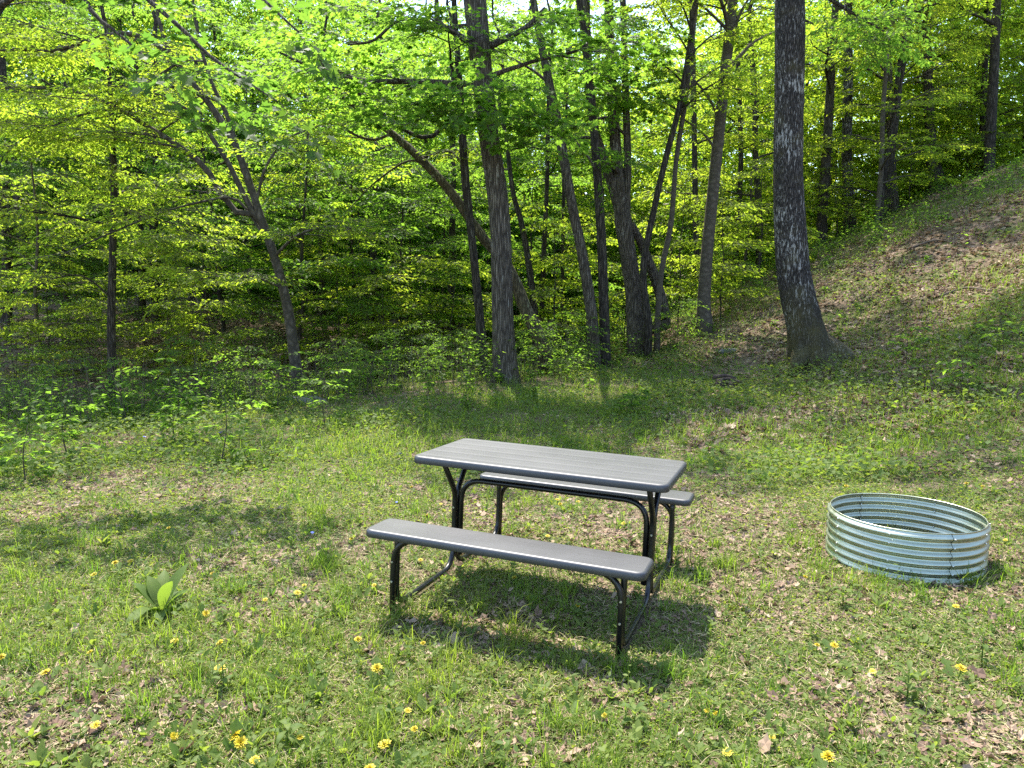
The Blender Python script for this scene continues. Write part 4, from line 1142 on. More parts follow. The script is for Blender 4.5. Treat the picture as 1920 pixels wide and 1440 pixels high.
def moss():
    a = Acc()
    for u, v, r, n in [(258, 978, .19, 9000), (160, 957, .12, 3000), (200, 985, .08, 1500), (1400, 1150, .12, 2500), (940, 1085, .12, 2500), (230, 1080, .08, 1500)]:
        c = on_ground(u, v)
        an = rng.random(n) * 6.283; q = r * np.sqrt(rng.random(n)) * (0.75 + 0.5 * fbm(np.cos(an) * 2 + u, np.sin(an) * 2, 1, 2))
        x, y = c[0] + q * np.cos(an) * 1.25, c[1] + q * np.sin(an)
        P = np.stack([x, y, ground(x, y) + 0.004 + 0.012 * (1 - (q / r).clip(0, 1) ** 2)], 1)
        M = frames(dirs(n, .7), upn(n, .5), rng.uniform(.006, .014, n))
        a.inst(LEAF4[0], LEAF4[1], M, P, np.clip(.55 + rng.normal(0, .25, n), 0, 1))
    tag(a.obj('moss', MOSS), 'low bright yellow green moss in patches on bare soil', 'moss', kind='stuff')
moss()

def undergrowth():
    """knee-high leafy stems along the ravine edge and at the feet of the trees"""
    a = Acc()
    x, y = wedge(7500, 8.2, 27, 0.6, 1.5)
    s = ravine_s(x, y); f = fbm(x, y, 2.2, 2, 101.)
    edge = np.where(x < -2.2, 1.1 * np.exp(-((s + 3.7) / 1.4) ** 2) + 0.20 * (s > 0.5), np.exp(-((s + 3.0) / 1.9) ** 2) + 0.45 * (s > -1))
    edge = np.where((x > 3.5) & (y > 16), 0.5 * np.clip((y - 17) / 5, 0.1, 1), np.where(x > 4.5, 0.03, edge))
    k = (rng.random(len(x)) < edge * np.clip((f - .3) * 3, .1, 1))
    x, y, f = x[k], y[k], f[k]
    hs = (0.13 + 0.85 * rng.random(len(x)) ** 2.4) * np.where(x < -2.2, 0.7, 1.0) * np.clip(0.5 + f, .5, 1.2)
    cnt = rng.integers(14, 34, len(x)); i = np.repeat(np.arange(len(x)), cnt); n = len(i)
    j = np.arange(n) - np.repeat(np.cumsum(cnt) - cnt, cnt); fr = 0.25 + 0.75 * (j + 1) / cnt[i]
    an = j * 2.4 + rng.normal(0, .4, n)
    lean = rng.normal(0, .2, (len(x), 2))
    rr = rng.uniform(0.02, 0.22, n) * hs[i]
    P = np.stack([x[i] + lean[i, 0] * hs[i] * fr + np.cos(an) * rr, y[i] + lean[i, 1] * hs[i] * fr + np.sin(an) * rr, ground(x, y)[i] + hs[i] * fr], 1)
    el = rng.uniform(-.5, .3, n)
    D = np.stack([np.cos(an) * np.cos(el), np.sin(an) * np.cos(el), np.sin(el)], 1)
    M = frames(D, upn(n, .35), rng.uniform(0.045, 0.1, n)); M[:, :, 0] *= 1.35
    a.inst(LEAF4[0], LEAF4[1], M, P, np.clip(.15 + f[i] * .6 + rng.normal(0, .15, n) + rng.normal(0, .15, len(x))[i], 0, 1))
    z = ground(x, y)
    for s_ in (0, 1):
        V = np.zeros((len(x), 3, 3))
        V[:, 0] = np.stack([x - .004 * (1 - s_), y - .004 * s_, z - .02], 1); V[:, 1] = np.stack([x + .004 * (1 - s_), y + .004 * s_, z - .02], 1)
        V[:, 2] = np.stack([x + lean[:, 0] * hs, y + lean[:, 1] * hs, z + hs], 1)
        a.many(V, [(0, 1, 2)], rng.random(len(x)), 1)
    # bare twiggy stems
    x, y = wedge(4200, 8.5, 17, 0.6, 1.5)
    k = np.abs(ravine_s(x, y) + 2.2) < 2.2; x, y = x[k], y[k]; n = len(x)
    h = rng.uniform(.3, 1.1, n); l = rng.normal(0, .25, (n, 2)) * h[:, None]; z = ground(x, y)
    V = np.zeros((n, 3, 3)); V[:, 0] = np.stack([x - .005, y, z], 1); V[:, 1] = np.stack([x + .005, y + .002, z], 1); V[:, 2] = np.stack([x + l[:, 0], y + l[:, 1], z + h], 1)
    a.many(V, [(0, 1, 2)], rng.random(n), 1)
    o = a.obj('undergrowth', [LEAF_G, TWIG])
    tag(o, 'dense leafy undergrowth along the ravine edge and tree feet', 'undergrowth', kind='stuff')
undergrowth()

# ------------------------------------------------------------------ the picnic table
def plastic_mat(planks, lo=0.48, hi=0.60):
    m, t, out = new_mat('dark_wood_grain_plastic')
    tc = N(t, 'ShaderNodeTexCoord')
    mp = N(t, 'ShaderNodeMapping'); mp.inputs['Scale'].default_value = (3, 90, 3)
    t.links.new(tc.outputs['Object'], mp.inputs[0])
    n1 = N(t, 'ShaderNodeTexNoise', Scale=1.0, Detail=5.0, Roughness=0.65); t.links.new(mp.outputs[0], n1.inputs['Vector'])
    n2 = N(t, 'ShaderNodeTexNoise', Scale=2.2, Detail=3.0); t.links.new(tc.outputs['Object'], n2.inputs['Vector'])
    b = N(t, 'ShaderNodeBsdfPrincipled')
    t.links.new(ramp(t, n1.outputs['Fac'], [(0.3, (0.014, 0.0145, 0.016)), (0.7, (0.030, 0.031, 0.034))]), b.inputs['Base Color'])
    t.links.new(ramp(t, n2.outputs['Fac'], [(0.3, (lo,) * 3), (0.7, (hi,) * 3)]), b.inputs['Roughness'])
    b.inputs['Specular IOR Level'].default_value = 0.95
    bp = N(t, 'ShaderNodeBump'); bp.inputs['Strength'].default_value = 0.4; bp.inputs['Distance'].default_value = 0.0015
    t.links.new(n1.outputs['Fac'], bp.inputs['Height'])
    last = bp
    if planks:
        sx = N(t, 'ShaderNodeSeparateXYZ'); t.links.new(tc.outputs['Object'], sx.inputs[0])
        md = N(t, 'ShaderNodeMath', operation='PINGPONG'); md.inputs[1].default_value = 0.0686
        t.links.new(sx.outputs['Y'], md.inputs[0])
        gr = ramp(t, md.outputs[0], [(0.0, (0, 0, 0)), (0.03, (1, 1, 1))])
        b2 = N(t, 'ShaderNodeBump'); b2.inputs['Strength'].default_value = 1.0; b2.inputs['Distance'].default_value = 0.0016
        t.links.new(gr, b2.inputs['Height']); t.links.new(bp.outputs[0], b2.inputs['Normal']); last = b2
    t.links.new(last.outputs[0], b.inputs['Normal'])
    t.links.new(b.outputs[0], out.inputs[0])
    return m

def paint_mat(name, col, rough, metal=0.0):
    m, t, out = new_mat(name)
    tc = N(t, 'ShaderNodeTexCoord')
    n = N(t, 'ShaderNodeTexNoise', Scale=24.0, Detail=5.0); t.links.new(tc.outputs['Object'], n.inputs['Vector'])
    b = N(t, 'ShaderNodeBsdfPrincipled'); b.inputs['Metallic'].default_value = metal
    t.links.new(ramp(t, n.outputs['Fac'], [(0.25, tuple(c * 0.85 for c in col)), (0.75, tuple(min(1, c * 1.12) for c in col))]), b.inputs['Base Color'])
    t.links.new(ramp(t, n.outputs['Fac'], [(0.3, (rough * 0.85,) * 3), (0.7, (rough * 1.2,) * 3)]), b.inputs['Roughness'])
    t.links.new(b.outputs[0], out.inputs[0])
    return m

def slab(name, L, Wd, th, cr, mat, parent, loc):
    """rounded rectangular slab, softened upper edge, skirt hollow below"""
    def loop(ins, z):
        pts = []
        hx, hy, r = L / 2 - ins, Wd / 2 - ins, max(cr - ins, 0.004)
        for cx, cy, a0 in ((hx - r, hy - r, 0), (-hx + r, hy - r, 90), (-hx + r, -hy + r, 180), (hx - r, -hy + r, 270)):
            for k in range(9):
                a = math.radians(a0 + k * 90 / 8)
                pts.append((cx + r * math.cos(a), cy + r * math.sin(a), z))
        return pts
    prof = [(0.030, -th * 0.6), (0.014, -th), (0.003, -th), (0.0, -th + 0.004), (0.0, -0.016), (0.0018, -0.009), (0.006, -0.003), (0.012, -0.0005), (0.016, 0.0)]
    bm = bmesh.new(); rings = [[bm.verts.new(p) for p in loop(i, z)] for i, z in prof]
    for a, b in zip(rings[:-1], rings[1:]):
        for k in range(len(a)):
            f = bm.faces.new((a[k], a[(k + 1) % len(a)], b[(k + 1) % len(a)], b[k])); f.smooth = True
    bm.faces.new(rings[-1]); bm.faces.new(rings[0][::-1])
    me = bpy.data.meshes.new(name); bm.to_mesh(me); bm.free(); me.materials.append(mat)
    o = mesh_obj(name, me, parent); o.location = loc
    return o

def arc_pts(pts, r, k=7):
    """polyline with its inner corners rounded to radius r"""
    P = [np.array(p, float) for p in pts]; out = [P[0]]; nc = 0
    for a, b, c in zip(P[:-2], P[1:-1], P[2:]):
        d0 = nrm(a - b); d1 = nrm(c - b)
        rr = r if np.isscalar(r) else r[nc]
        nc += 1
        l = min(rr, 0.49 * np.linalg.norm(a - b) if len(out) > 1 else np.linalg.norm(a - b) * .9, np.linalg.norm(c - b) * .6)
        s, e = b + d0 * l, b + d1 * l
        for q in range(k + 1):
            t = q / k
            out.append((1 - t) ** 2 * s + 2 * t * (1 - t) * b + t * t * e)
    out.append(P[-1])
    return np.array(out)

def bar(acc, pts, w=0.0135):
    P = np.asarray(pts, float)
    keep = [0] + [i for i in range(1, len(P)) if np.linalg.norm(P[i] - P[i - 1]) > 1e-5]
    tube(acc, P[keep], w, 10)

def picnic_table():
    L, Wd, BL, BW, bo, inset, zt, zb = 1.374, 0.686, 1.369, 0.243, 0.695, 0.115, 0.722, 0.442
    root = empty('picnic_table', (0.192, 4.006, 0.0), 'dark grey folding-style picnic table with two attached benches and black tube legs', 'picnic table')
    root.rotation_euler = (-0.0456, 0.0246, -0.365)
    black = paint_mat('black_powder_coat', (0.006, 0.006, 0.007), 0.33)
    pm, pb = plastic_mat(True), plastic_mat(False, 0.44, 0.54)
    slab('tabletop', L, Wd, 0.040, 0.05, pm, root, (0, 0, zt))
    for s in (-1, 1): slab('bench_seat', BL, BW, 0.038, 0.045, pb, root, (0, s * bo, zb))
    ex = BL / 2 - inset
    for sx in (-1, 1):
        a = Acc(); x = sx * ex
        for s in (-1, 1):
            o = 0.0165
            bar(a, arc_pts([(x, s * 0.20, zt - 0.03), (x, s * o, 0.47), (x, s * o, 0.032), (x, s * (bo - 0.015), 0.032), (x, s * (bo - 0.015), 0.30), (x, s * (bo - 0.02), zb - 0.03)], [0.05, 0.13, 0.11, 0.05]), 0.0155)
        a.obj('end_frame', black, root)
    a = Acc(); xi = ex - 0.033
    bar(a, arc_pts([(-xi, 0, 0.10), (-xi, 0, 0.545), (xi, 0, 0.545), (xi, 0, 0.10)], 0.13), 0.0155); a.obj('cross_brace', black, root)
    for s in (-1, 1):
        a = Acc(); y = s * (bo + 0.018)
        bar(a, arc_pts([(-ex, y, -0.06), (-ex, y, zb - 0.053), (ex, y, zb - 0.053), (ex, y, -0.06)], 0.14), 0.0155); a.obj('bench_brace', black, root)
    steel = paint_mat('zinc_screw', (0.55, 0.55, 0.55), 0.35, 0.9)
    for sx in (-1, 1):
        for (yy, zz, dy) in ((-(bo + 0.034), 0.17, 1), (-(bo + 0.034), 0.27, 1), (-0.033, 0.38, 1), ((bo + 0.034), 0.20, -1)):
            a = Acc(); c = np.array((sx * ex, yy, zz))
            tube(a, [c + (0, dy * 0.004, 0), c - (0, dy * 0.003, 0)], 0.0055, 8); a.obj('screw', steel, root)
picnic_table()

# ------------------------------------------------------------------ the fire ring
def fire_ring():
    H, zb = 0.285, -0.030
    z0 = gz(*RING_C) + 0.0
    c3 = np.array([RING_C[0], RING_C[1], -0.030])
    root = empty('fire_ring', c3, 'round corrugated galvanised steel ring standing empty in the grass', 'fire ring')
    root.rotation_euler = (-0.01, 0.01, 0)
    def ang(u, v):
        d = ray(u, v); yy = (c3[2] + H - CAMZ) / d[2]
        return math.atan2(yy - RING_C[1], d[0] * yy - RING_C[0])
    seams = sorted([ang(1571.9, 965.6) % 6.2832, ang(1787.5, 1005) % 6.2832, ang(1629, 929) % 6.2832, ang(1852, 975) % 6.2832])
    m, t, out = new_mat('galvanised_steel')
    tc = N(t, 'ShaderNodeTexCoord')
    n1 = N(t, 'ShaderNodeTexNoise', Scale=9.0, Detail=6.0, Roughness=0.6); t.links.new(tc.outputs['Object'], n1.inputs['Vector'])
    b = N(t, 'ShaderNodeBsdfPrincipled'); b.inputs['Metallic'].default_value = 1.0
    t.links.new(ramp(t, n1.outputs['Fac'], [(0.3, (0.42, 0.45, 0.345)), (0.7, (0.50, 0.53, 0.41))]), b.inputs['Base Color'])
    t.links.new(ramp(t, n1.outputs['Fac'], [(0.3, (0.34,) * 3), (0.75, (0.48,) * 3)]), b.inputs['Roughness'])
    t.links.new(b.outputs[0], out.inputs[0])
    zz = np.linspace(0, H, 73)
    rr = RING_R + 0.0095 * np.cos(zz / H * 2 * math.pi * 5.5)
    K = len(seams)
    for k in range(K):
        a0 = seams[k]; a1 = seams[(k + 1) % K] + (6.2832 if k == K - 1 else 0) + 0.035
        n = max(12, int((a1 - a0) / 0.035))
        th = np.linspace(a0, a1, n)
        lift = np.linspace(0.0035, 0.0, n)
        acc = Acc()
        prof_r = np.concatenate([rr, [rr[-1] + 0.003, rr[-1] + 0.001, rr[-1] - 0.003], (rr - 0.0016)[::-1]])
        prof_z = np.concatenate([zz, [H + 0.003, H + 0.006, H + 0.003], zz[::-1]])
        R = prof_r[None] + lift[:, None]
        V = np.stack([R * np.cos(th)[:, None], R * np.sin(th)[:, None], np.broadcast_to(prof_z, R.shape)], -1)
        kk = len(prof_r); idx = np.arange(n * kk).reshape(n, kk)
        F = np.stack([idx[:-1, :-1], idx[1:, :-1], idx[1:, 1:], idx[:-1, 1:]], -1).reshape(-1, 4)
        acc.v.append(V.reshape(-1, 3)); acc.n = n * kk; acc.loops.append(F.ravel()); q = len(F)
        acc.sizes.append(np.full(q, 4)); acc.tint.append(np.zeros(q)); acc.mat.append(np.zeros(q)); acc.smooth.append(np.full(q, True))
        acc.obj('panel', m, root)
    zinc = paint_mat('zinc_bolt', (0.75, 0.75, 0.72), 0.3, 1.0)
    for a0 in seams + [(seams[k] + (seams[(k + 1) % K] - seams[k]) % 6.2832 / 2) % 6.2832 for k in range(K)]:
        for j in (0, 1, 3, 4):
            z = H * (5 - j) / 5.5
            for sgn in (1, -1):
                r0 = RING_R + 0.0095 * math.cos(z / H * 2 * math.pi * 5.5) + sgn * 0.003
                aa = a0 + 0.02
                c = np.array([r0 * math.cos(aa), r0 * math.sin(aa), z]); d = np.array([math.cos(aa), math.sin(aa), 0]) * sgn
                ac = Acc(); tube(ac, [c, c + d * 0.003, c + d * 0.005], [0.006, 0.0055, 0.002], 8); ac.obj('bolt', zinc, root)
fire_ring()

# ------------------------------------------------------------------ flowers, single plants, stones, dead wood
YEL, t_, out_ = new_mat('dandelion_yellow')
_a = N(t_, 'ShaderNodeAttribute', attribute_name='tint'); _b = N(t_, 'ShaderNodeBsdfPrincipled'); _b.inputs['Roughness'].default_value = 0.6
t_.links.new(ramp(t_, _a.outputs['Fac'], [(0.0, (0.44, 0.31, 0.003)), (1.0, (0.52, 0.40, 0.004))]), _b.inputs['Base Color']); t_.links.new(_b.outputs[0], out_.inputs[0])

def dandelion_proto():
    root = empty('dandelion', (0, 0, -50), '', '')
    a = Acc(); H = 0.10
    tube(a, spline([(0, 0, -0.01), (0.006, 0.003, H * .5), (0.002, 0, H)], 7), 0.0022, 6, tint=0.5)
    a.obj('stem', WEED, root)
    a = Acc()
    for ring, (nn, r, el) in enumerate([(24, 0.021, 0.10), (22, 0.018, 0.45), (16, 0.013, 0.85), (10, 0.009, 1.2)]):
        an = np.arange(nn) * 6.283 / nn + ring * .2 + rng.normal(0, .06, nn); e = el + rng.normal(0, .1, nn)
        D = np.stack([np.cos(an) * np.cos(e), np.sin(an) * np.cos(e), np.sin(e)], 1)
        Nn = np.stack([-np.cos(an) * np.sin(e), -np.sin(an) * np.sin(e), np.cos(e)], 1)
        P = np.tile([0.002, 0, H], (nn, 1))
        w = .13
        a.inst([(-w * .5, 0, 0), (w * .5, 0, 0), (w, .75, .02), (0.03, 1, -.02), (-w, .75, .02)], [(0, 1, 2, 3, 4)], frames(D, Nn, r * rng.uniform(.85, 1.1, nn)), P, np.clip(.8 - ring * .22 + rng.normal(0, .1, nn), 0, 1))
    f = a.obj('flower_head', YEL, root)
    a = Acc()
    tube(a, [(0.002, 0, H - .012), (0.002, 0, H - .004), (0.002, 0, H + .003)], [0.003, 0.0075, 0.006], 8, tint=.3); a.obj('sepal_cup', WEED, root)
    a = Acc(); n = 8
    an = np.arange(n) * 2.4; e = rng.uniform(.1, .6, n)
    D = np.stack([np.cos(an) * np.cos(e), np.sin(an) * np.cos(e), np.sin(e)], 1); Nn = np.stack([-np.cos(an) * np.sin(e), -np.sin(an) * np.sin(e), np.cos(e)], 1)
    tv = [(0, 0, 0), (.05, .2, .01), (.13, .3, .02), (.06, .38, .01), (.17, .52, .02), (.08, .62, 0), (.19, .78, 0), (0, 1, -.08)]
    tv2 = tv + [(-x, y, z) for x, y, z in tv[1:-1]][::-1]
    a.inst(tv2, [tuple(range(len(tv2)))], frames(D, Nn, rng.uniform(.06, .11, n)), np.tile([0, 0, 0.003], (n, 1)), rng.uniform(.2, .6, n))
    a.obj('leaf_rosette', WEED, root)
    return root

DAN = [
 (319, 985, 'dandelion right of the bright moss patch on the left'), (219, 1048, 'dandelion above the broad-leaved plant, left of a close pair'), (246, 1048, 'dandelion above the broad-leaved plant, right of a close pair'),
 (180, 1071, 'dandelion up and left of the broad-leaved plant, below the pair'), (403, 1070, 'small dandelion up and right of the broad-leaved plant'), (374, 1134, 'dandelion at the right side of the broad-leaved plant'),
 (421, 1199, 'half-turned dandelion on the grass right of and below the broad-leaved plant'), (327, 1198, 'dandelion right below the broad-leaved plant'), (410, 1246, 'large open dandelion below the broad-leaved plant, fullest bloom on the left'),
 (90, 1253, 'dandelion left of and below the broad-leaved plant, near the left edge'), (174, 1217, 'tiny dandelion bud left of and below the broad-leaved plant'), (5, 1222, 'dandelion cut by the left edge of the picture'),
 (497, 1120, 'dandelion halfway between the broad-leaved plant and the near bench'), (555, 1106, 'dandelion left of the near bench leg, lower of two'), (569, 1093, 'small dandelion left of the near bench leg, upper of two'),
 (181, 1351, 'dandelion above the dead leaves in the bottom left corner'), (311, 1371, 'flat open dandelion beside a bare patch in the lower left'), (430, 1358, 'side-turned dandelion touching a round open one in the lower left'),
 (458, 1366, 'round open dandelion next to a side-turned one in the lower left'), (478, 1415, 'open dandelion at the bottom edge below the touching two'), (560, 1375, 'narrow closed dandelion right of the touching two in the lower left'),
 (702, 1093, 'upright dandelion just left of the near bench leg foot'), (671, 1191, 'pale dandelion left of the bench shade, below the leg foot'), (795, 1200, 'small dandelion at the front rim of the bench shade'),
 (703, 1235, 'tall tilted dandelion in the sun in front of the near left bench leg'), (763, 1327, 'dandelion in the sun above a round one at the bottom middle'), (723, 1388, 'round open dandelion near the bottom edge, left of the middle'),
 (695, 1430, 'dandelion cut by the bottom edge left of the middle'), (775, 1358, 'faded dandelion just below another at the bottom middle'), (968, 1077, 'dandelion in the sunny strip behind the near bench'),
 (787, 1046, 'dandelion behind the near bench between the left leg and the post'), (1137, 1332, 'narrow side-on dandelion in front of the right bench leg'), (1087, 1130, 'dim dandelion in the shade under the near bench'),
 (659, 1005, 'dandelion just left of the end of the near bench'), (733, 908, 'small dandelion left of the table edge'), (776, 909, 'dandelion below the left corner of the tabletop'),
 (827, 943, 'dandelion left of the table post, below the tabletop'), (804, 963, 'dandelion behind the left end of the near bench'), (1026, 1002, 'dandelion seen under the cross brace, above the near bench'),
 (1044, 934, 'dandelion between the cross brace and the far bench, left of two touching'), (1053, 940, 'dandelion between the cross brace and the far bench, right of two touching'), (1083, 938, 'lone dandelion between the cross brace and the far bench'),
 (1101, 815, 'dandelion behind the table by the bare leaf patch'), (1225, 839, 'dandelion behind the right end of the tabletop'), (1172, 977, 'dandelion beside the right bend of the cross brace'),
 (1505, 1077, 'dandelion just left of the fire ring'), (1528, 1203, 'narrow dandelion in front of the fire ring, left of a rounder one'), (1563, 1201, 'round dandelion in front of the fire ring by a grass tuft'),
 (1793, 1133, 'orange dandelion in front of the right end of the fire ring'), (1795, 1242, 'dandelion by the right edge among tall weeds'), (1638, 1254, 'dandelion in front of the fire ring by the long tuft'),
 (1328, 1326, 'small dandelion by broad leaves right of the table, left of two'), (1343, 1331, 'small dandelion on a pale stalk right of the table, right of two'), (1450, 1378, 'narrow dandelion near the bottom edge right of the middle'),
 (1558, 1403, 'wide open dandelion at the bottom edge, right half'), (1368, 1404, 'half-hidden dandelion at the bottom edge right of the middle'), (1721, 876, 'dandelion behind the fire ring'),
 (1584, 907, 'dandelion behind the left rim of the fire ring'), (1811, 901, 'dandelion behind the right part of the fire ring rim'), (1843, 909, 'dandelion on dead leaves behind the right rim of the fire ring'), (1887, 1010, 'dandelion just right of the fire ring'),
]
def dandelions():
    src = dandelion_proto(); first = True
    for u, v, lab in DAN:
        o = src if first else copy_thing(src)
        first = False
        p = on_ground(u, v)
        sc = rng.uniform(.8, 1.15)
        hs = rng.uniform(.35, 1.0)
        if 'large' in lab or 'round open' in lab or 'tall' in lab or 'wide' in lab: sc = 1.35
        if 'small' in lab or 'tiny' in lab or 'narrow' in lab: sc = 0.75
        # the pixel marks the flower: step back from the foot to the flower's height
        d = ray(u, v); y = p[1]
        for _ in range(4):
            y = (CAMZ - (gz(d[0] * y, y) + 0.1 * sc * hs)) / (-d[2])
        o.location = (d[0] * y, y, gz(d[0] * y, y))
        tl = 0.45 if ('side' in lab or 'tilt' in lab or 'turned' in lab) else 0.15
        o.rotation_euler = (rng.uniform(0.0, tl) + .1, rng.normal(0, tl), rng.random() * .8 - .4)
        sc *= 0.85
        o.scale = (sc, sc, sc * hs if tl < .3 else sc * max(hs, .6))
        tag(o, lab, 'dandelion', 'dandelions in bloom in the grass')
dandelions()

def leafy_plant(name, u, v, size, n, el0, el1, lab, cat, width=1.0, mat=WEED, group=None, shape=OVAL, tint=.45, stem=0.0):
    p = on_ground(u, v)
    root = empty(name, p, lab, cat, group)
    for k in range(n):
        an = k * 2.4 + rng.normal(0, .25); el = rng.uniform(el0, el1); L = size * rng.uniform(.65, 1.1)
        a = Acc(); m = 9
        c = []
        for i in range(m):
            f = i / (m - 1); e = el - 1.0 * f * f * (0.6 + 0.5 * (el < .8))
            c.append((c[-1] if c else np.array([0, 0, stem * (k + 1) / n])) + (np.array([math.cos(an) * math.cos(e), math.sin(an) * math.cos(e), math.sin(e)]) * L / (m - 1) if i else 0))
        c = np.array(c); s_ = np.array([-math.sin(an), math.cos(an), 0])
        w = size * 0.13 * width * np.array([.22, .3, .62, .9, 1, .95, .75, .42, .0])
        V = np.zeros((m, 3, 3)); V[:, 0] = c + s_ * w[:, None] + (0, 0, 1) * (w * .35)[:, None]; V[:, 1] = c; V[:, 2] = c - s_ * w[:, None] + (0, 0, 1) * (w * .35)[:, None]
        F = []
        for i in range(m - 1):
            for j in range(2): F.append((i * 3 + j, i * 3 + j + 1, i * 3 + j + 4, i * 3 + j + 3))
        a.raw(V, F, tint + rng.normal(0, .1), smooth=True)
        a.obj('leaf', mat, root)
    if stem:
        a = Acc(); tube(a, [(0, 0, -.02), (0, 0, stem)], [.004, .002], 6, tint=.4); a.obj('stem', mat, root)
    return root
leafy_plant('broadleaf_plant', 303, 1150, 0.26, 13, .25, 1.25, 'clump of long broad lily-like leaves in the grass on the left', 'plant', 1.0, tint=.38)
for u, v, s, n, st, lab in [
    (60, 1260, .05, 12, .10, 'young nettle-like plant with toothed pale leaves near the left edge'), (420, 1300, .06, 12, .12, 'leafy stalk growing right under the large open dandelion'),
    (1580, 1140, .07, 13, .10, 'leafy clump of lance-shaped leaves in front of the fire ring'), (1150, 1180, .06, 14, .12, 'leafy weed growing round the foot of the right bench leg'),
    (1215, 1035, .07, 11, .14, 'tall weed between the table posts and the right end of the near bench'), (1700, 1320, .07, 13, .14, 'tall leafy weed at the lower right'),
    (540, 1400, .07, 11, .08, 'bright leafy plant at the bottom edge on the left'), (1190, 1370, .08, 11, .08, 'broad-leaved weed at the bottom edge under the right bench leg'),
    (1840, 1250, .07, 12, .16, 'tall leafy weed at the right edge below the fire ring')]:
    leafy_plant('broadleaf_weed', u, v, s, n, .1, .9, lab, 'weed', 1.25, tint=.5, stem=st, group='single weeds in the clearing')

def seedling(u, v, h, lab):
    p = on_ground(u, v); root = empty('tree_seedling', p, lab, 'seedling', 'tree seedlings at the ravine edge')
    w = Acc(); ca = Acc()
    top = np.array([rng.normal(0, .06), rng.normal(0, .06), h])
    path = spline([(0, 0, -.05), (rng.normal(0, .03), rng.normal(0, .03), h * .5), top], 9); tube(w, path, np.linspace(.008, .003, 9), 6, tint=.3)
    P, D = [], []
    for k in range(9):
        f = .35 + .65 * k / 8; i = int(f * 8); a = k * 2.4
        P.append(path[i]); D.append((math.cos(a), math.sin(a), .15))
    w.obj('stem', TWIG, root)
    place_sprays(ca, SP_FINE, LEAF4, np.array(P), np.array(D), h * rng.uniform(.3, .6, 9), .5, tw_r=.003, leaf_keep=.35)
    ca.obj('crown', [LEAF_G, TWIG], root)
for u, v, h, lab in [(48, 905, .5, 'leafy seedling at the left edge beside the dry leaf patch'), (130, 860, .55, 'low bushy seedling left of the pale sunlit spot'), (412, 870, .6, 'seedling on a thin dark stalk right of the blue flowers'),
                     (420, 750, .9, 'bright lime seedling at the ravine edge left of the forked tree'), (330, 830, .5, 'leafy seedling just right of the pale sunlit spot'), (270, 790, .8, 'seedling before the ravine, right of the thin left trunk'),
                     (610, 800, .7, 'thin seedling right of the forked tree foot'), (1195, 780, .35, 'small seedling on the grass behind the tabletop'), (1880, 690, .7, 'seedling on the slope at the right edge'),
                     (1700, 690, .6, 'twiggy seedling right of the oak foot'), (1800, 740, .5, 'small seedling on the slope between oak and right edge'), (520, 770, .8, 'bushy seedling at the foot of the forked tree'), (700, 740, .7, 'seedling in the grass right of the flat grey stone')]:
    seedling(u, v, h, lab)

BLUE = tint_mat('violet_petal', [(0.0, (0.16, 0.18, 0.55)), (1.0, (0.32, 0.34, 0.75))], 0.6)
def violets():
    src = None
    for u, v, lab in [(405, 828, 'blue wildflower at the ravine edge, left of a close pair'), (420, 822, 'blue wildflower at the ravine edge, right of a close pair'), (262, 836, 'lone blue wildflower right of the pale sunlit spot'),
                      (748, 947, 'tiny blue wildflower left of the table post'), (755, 868, 'tiny blue wildflower at the left corner of the tabletop'), (585, 1010, 'tiny blue wildflower left of the near bench')]:
        if src is None:
            src = empty('wildflower', (0, 0, -50), '', ''); o = src
            a = Acc(); tube(a, [(0, 0, 0), (.004, 0, .07), (0, 0, .13)], .0018, 5, tint=.4); a.obj('stem', WEED, src)
            a = Acc(); an = np.arange(5) * 1.2566; D = np.stack([np.cos(an), np.sin(an), 0.3 + 0 * an], 1)
            a.inst(ROUND[0], ROUND[1], frames(D, np.tile([0, -.5, 1.], (5, 1)), np.full(5, .016)), np.tile([0, 0, .13], (5, 1)), rng.random(5)); a.obj('flower_head', BLUE, src)
        else: o = copy_thing(src)
        p = on_ground(u, v + 14); o.location = p; o.rotation_euler = (.3, 0, rng.random() * 6); s = rng.uniform(.9, 1.3) * (1.3 if p[1] > 6 else .7); o.scale = (s, s, s)
        tag(o, lab, 'wildflower', 'blue wildflowers in the grass')
violets()

def rock_mat(name, c0, c1):
    m, t, out = new_mat(name)
    tc = N(t, 'ShaderNodeTexCoord'); n = N(t, 'ShaderNodeTexNoise', Scale=9.0, Detail=8.0, Roughness=.7); t.links.new(tc.outputs['Object'], n.inputs['Vector'])
    b = N(t, 'ShaderNodeBsdfPrincipled'); b.inputs['Roughness'].default_value = .9
    t.links.new(ramp(t, n.outputs['Fac'], [(.3, c0), (.7, c1)]), b.inputs['Base Color'])
    bp = N(t, 'ShaderNodeBump'); bp.inputs['Distance'].default_value = .02; t.links.new(n.outputs['Fac'], bp.inputs['Height']); t.links.new(bp.outputs[0], b.inputs['Normal'])
    t.links.new(b.outputs[0], out.inputs[0]); return m
ROCK = rock_mat('lichened_stone', (.05, .05, .045), (.15, .145, .13))
ROCKD = rock_mat('dark_mossy_stone', (.03, .032, .025), (.10, .10, .08))
ROT = rock_mat('rotten_wood', (.018, .012, .009), (.12, .08, .055))

